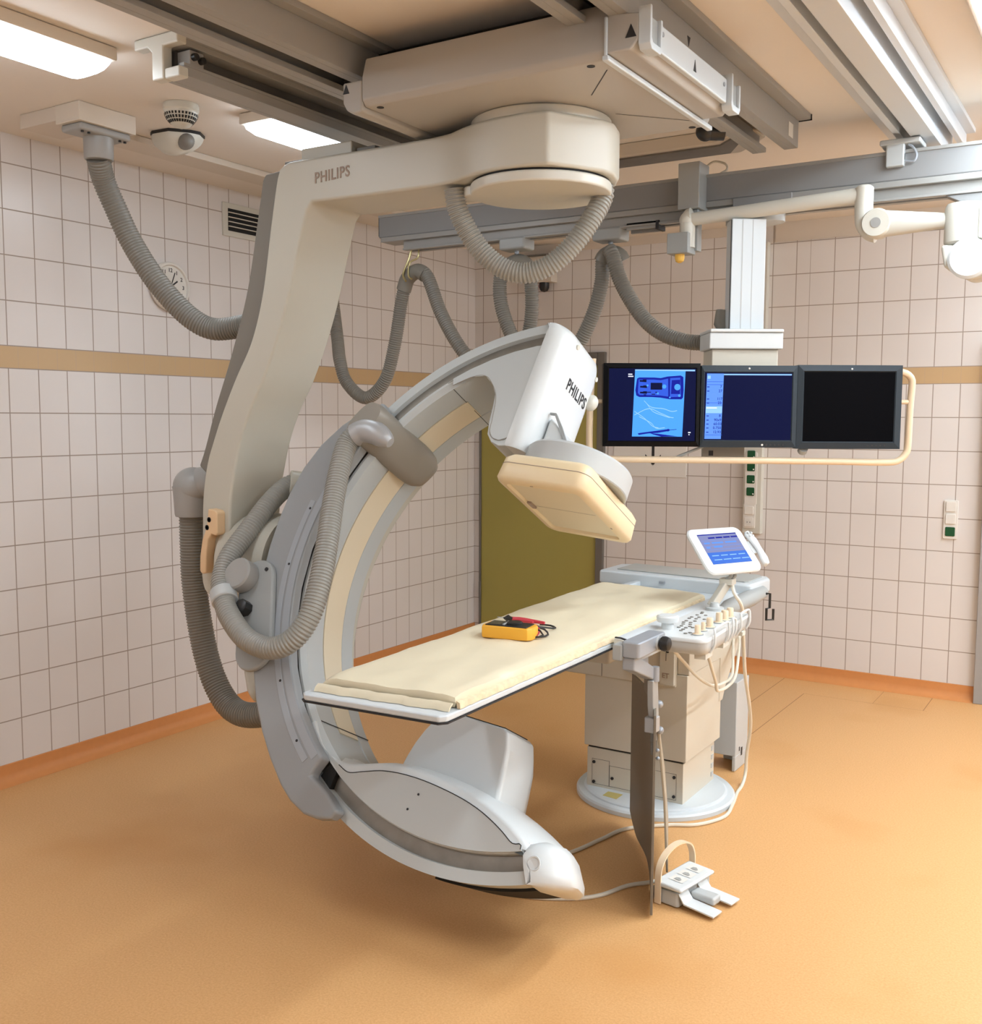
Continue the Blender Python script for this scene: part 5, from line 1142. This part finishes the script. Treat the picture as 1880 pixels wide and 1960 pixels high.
b = MB(); b.add([(-1.45, 3.43, .72), (-1.56, 3.62, .70), (-1.56, 3.62, .64), (-1.45, 3.43, .65), (-1.452, 3.43, .72), (-1.562, 3.62, .70), (-1.562, 3.62, .64), (-1.452, 3.43, .65)], [(0, 1, 2, 3), (7, 6, 5, 4), (0, 4, 5, 1), (1, 5, 6, 2), (2, 6, 7, 3), (3, 7, 4, 0)]); b.build('strap', DGREY, t)

# foot switch ---------------------------------------------------------------------
t = thing('foot_switch', 'grey-white three-pedal foot switch with a cream carrying hoop on the floor', 'foot pedal', (-1.28, 3.34, 0))
fo = V((-1.305, 3.26, 0)); fx = V((.93, -.36, 0)).normalized(); fy = V((.36, .93, 0)).normalized()
fx = V((.985, -.17, 0)).normalized(); fy = V((.17, .985, 0)).normalized()
def FW(p): return fo + fx * p[0] + fy * p[1] + V((0, 0, p[2]))
def FMB():
    b = MB(); b.T = FW; return b
b = FMB(); b.prism(rrect(-.05, -.02, .055, .20, .012), .003, .055, XY); b.build('base', LGREY, t, bevel=.006)
b = FMB(); b.add([(-.035, -.03, .062), (.075, -.035, .066), (.08, .185, .066), (-.03, .19, .062), (-.035, -.03, .084), (.075, -.035, .080), (.08, .185, .080), (-.03, .19, .084)], [(0, 3, 2, 1), (4, 5, 6, 7), (0, 1, 5, 4), (1, 2, 6, 5), (2, 3, 7, 6), (3, 0, 4, 7)]); lid_ = b.build('cover', WHITE, t, bevel=.008)
b = FMB()
for k in range(3):
    y = .01 + k * .055
    b.m = 0; b.add([(-.002, y, .0842), (.052, y, .0828), (.052, y + .042, .0828), (-.002, y + .042, .0842)], [(0, 1, 2, 3)])
    b.m = 1
    b.add([(x_, y_, .0848) for x_, y_ in [(.012, y + .01), (.036, y + .008), (.04, y + .016), (.026, y + .03), (.014, y + .026)]], [(0, 1, 2, 3, 4)])
b.build('pictograms', [LABEL, GREYP], lid_)
for y0 in (-.018, .105):
    b = FMB(); b.add([(.055, y0, .05), (.075, y0, .02), (.19, y0, .012), (.19, y0 + .06, .012), (.075, y0 + .06, .02), (.055, y0 + .06, .05), (.055, y0, .055), (.078, y0, .026), (.19, y0, .018), (.19, y0 + .06, .018), (.078, y0 + .06, .026), (.055, y0 + .06, .055)],
        [(0, 1, 4, 5), (1, 2, 3, 4), (6, 11, 10, 7), (7, 10, 9, 8), (0, 6, 7, 1), (1, 7, 8, 2), (2, 8, 9, 3), (3, 9, 10, 4), (4, 10, 11, 5), (5, 11, 6, 0)]); b.build('pedal', WHITE, t, bevel=.002)
b = FMB(); b.box((.06, .046, .016), (.155, .10, .046)); b.build('middle_pedal', LGREY, t, bevel=.010)
hp_ = [(-.02, -.03, .003), (-.02, -.03, .06), (-.02, -.025, .12), (-.02, .005, .158), (-.02, .06, .178), (-.02, .12, .176), (-.02, .17, .155), (-.02, .195, .115), (-.02, .20, .06)]
q = spline(hp_, .01); secs = []
for i, p in enumerate(q):
    d = (q[min(i + 1, len(q) - 1)] - q[max(i - 1, 0)]).normalized(); nn = d.cross(V((1, 0, 0))).normalized()
    secs.append([p + V((sx * .012, 0, 0)) + nn * sy * .003 for sx, sy in ((-1, -1), (1, -1), (1, 1), (-1, 1))])
b = FMB(); b.loft(secs); b.build('carrying_hoop', PINK, t)

# ------------------------------------------------------------------ light and view
w = bpy.data.worlds.new('World'); SC.world = w; w.use_nodes = True
w.node_tree.nodes['Background'].inputs[0].default_value = (1, .93, .85, 1); w.node_tree.nodes['Background'].inputs[1].default_value = .3
SC.view_settings.view_transform = 'Standard'; SC.view_settings.look = 'None'; SC.view_settings.gamma = 1; SC.view_settings.exposure = 2.2
SC.view_settings.use_curve_mapping = False
for o in list(SC.objects):
    if '_org' in o: del o['_org']
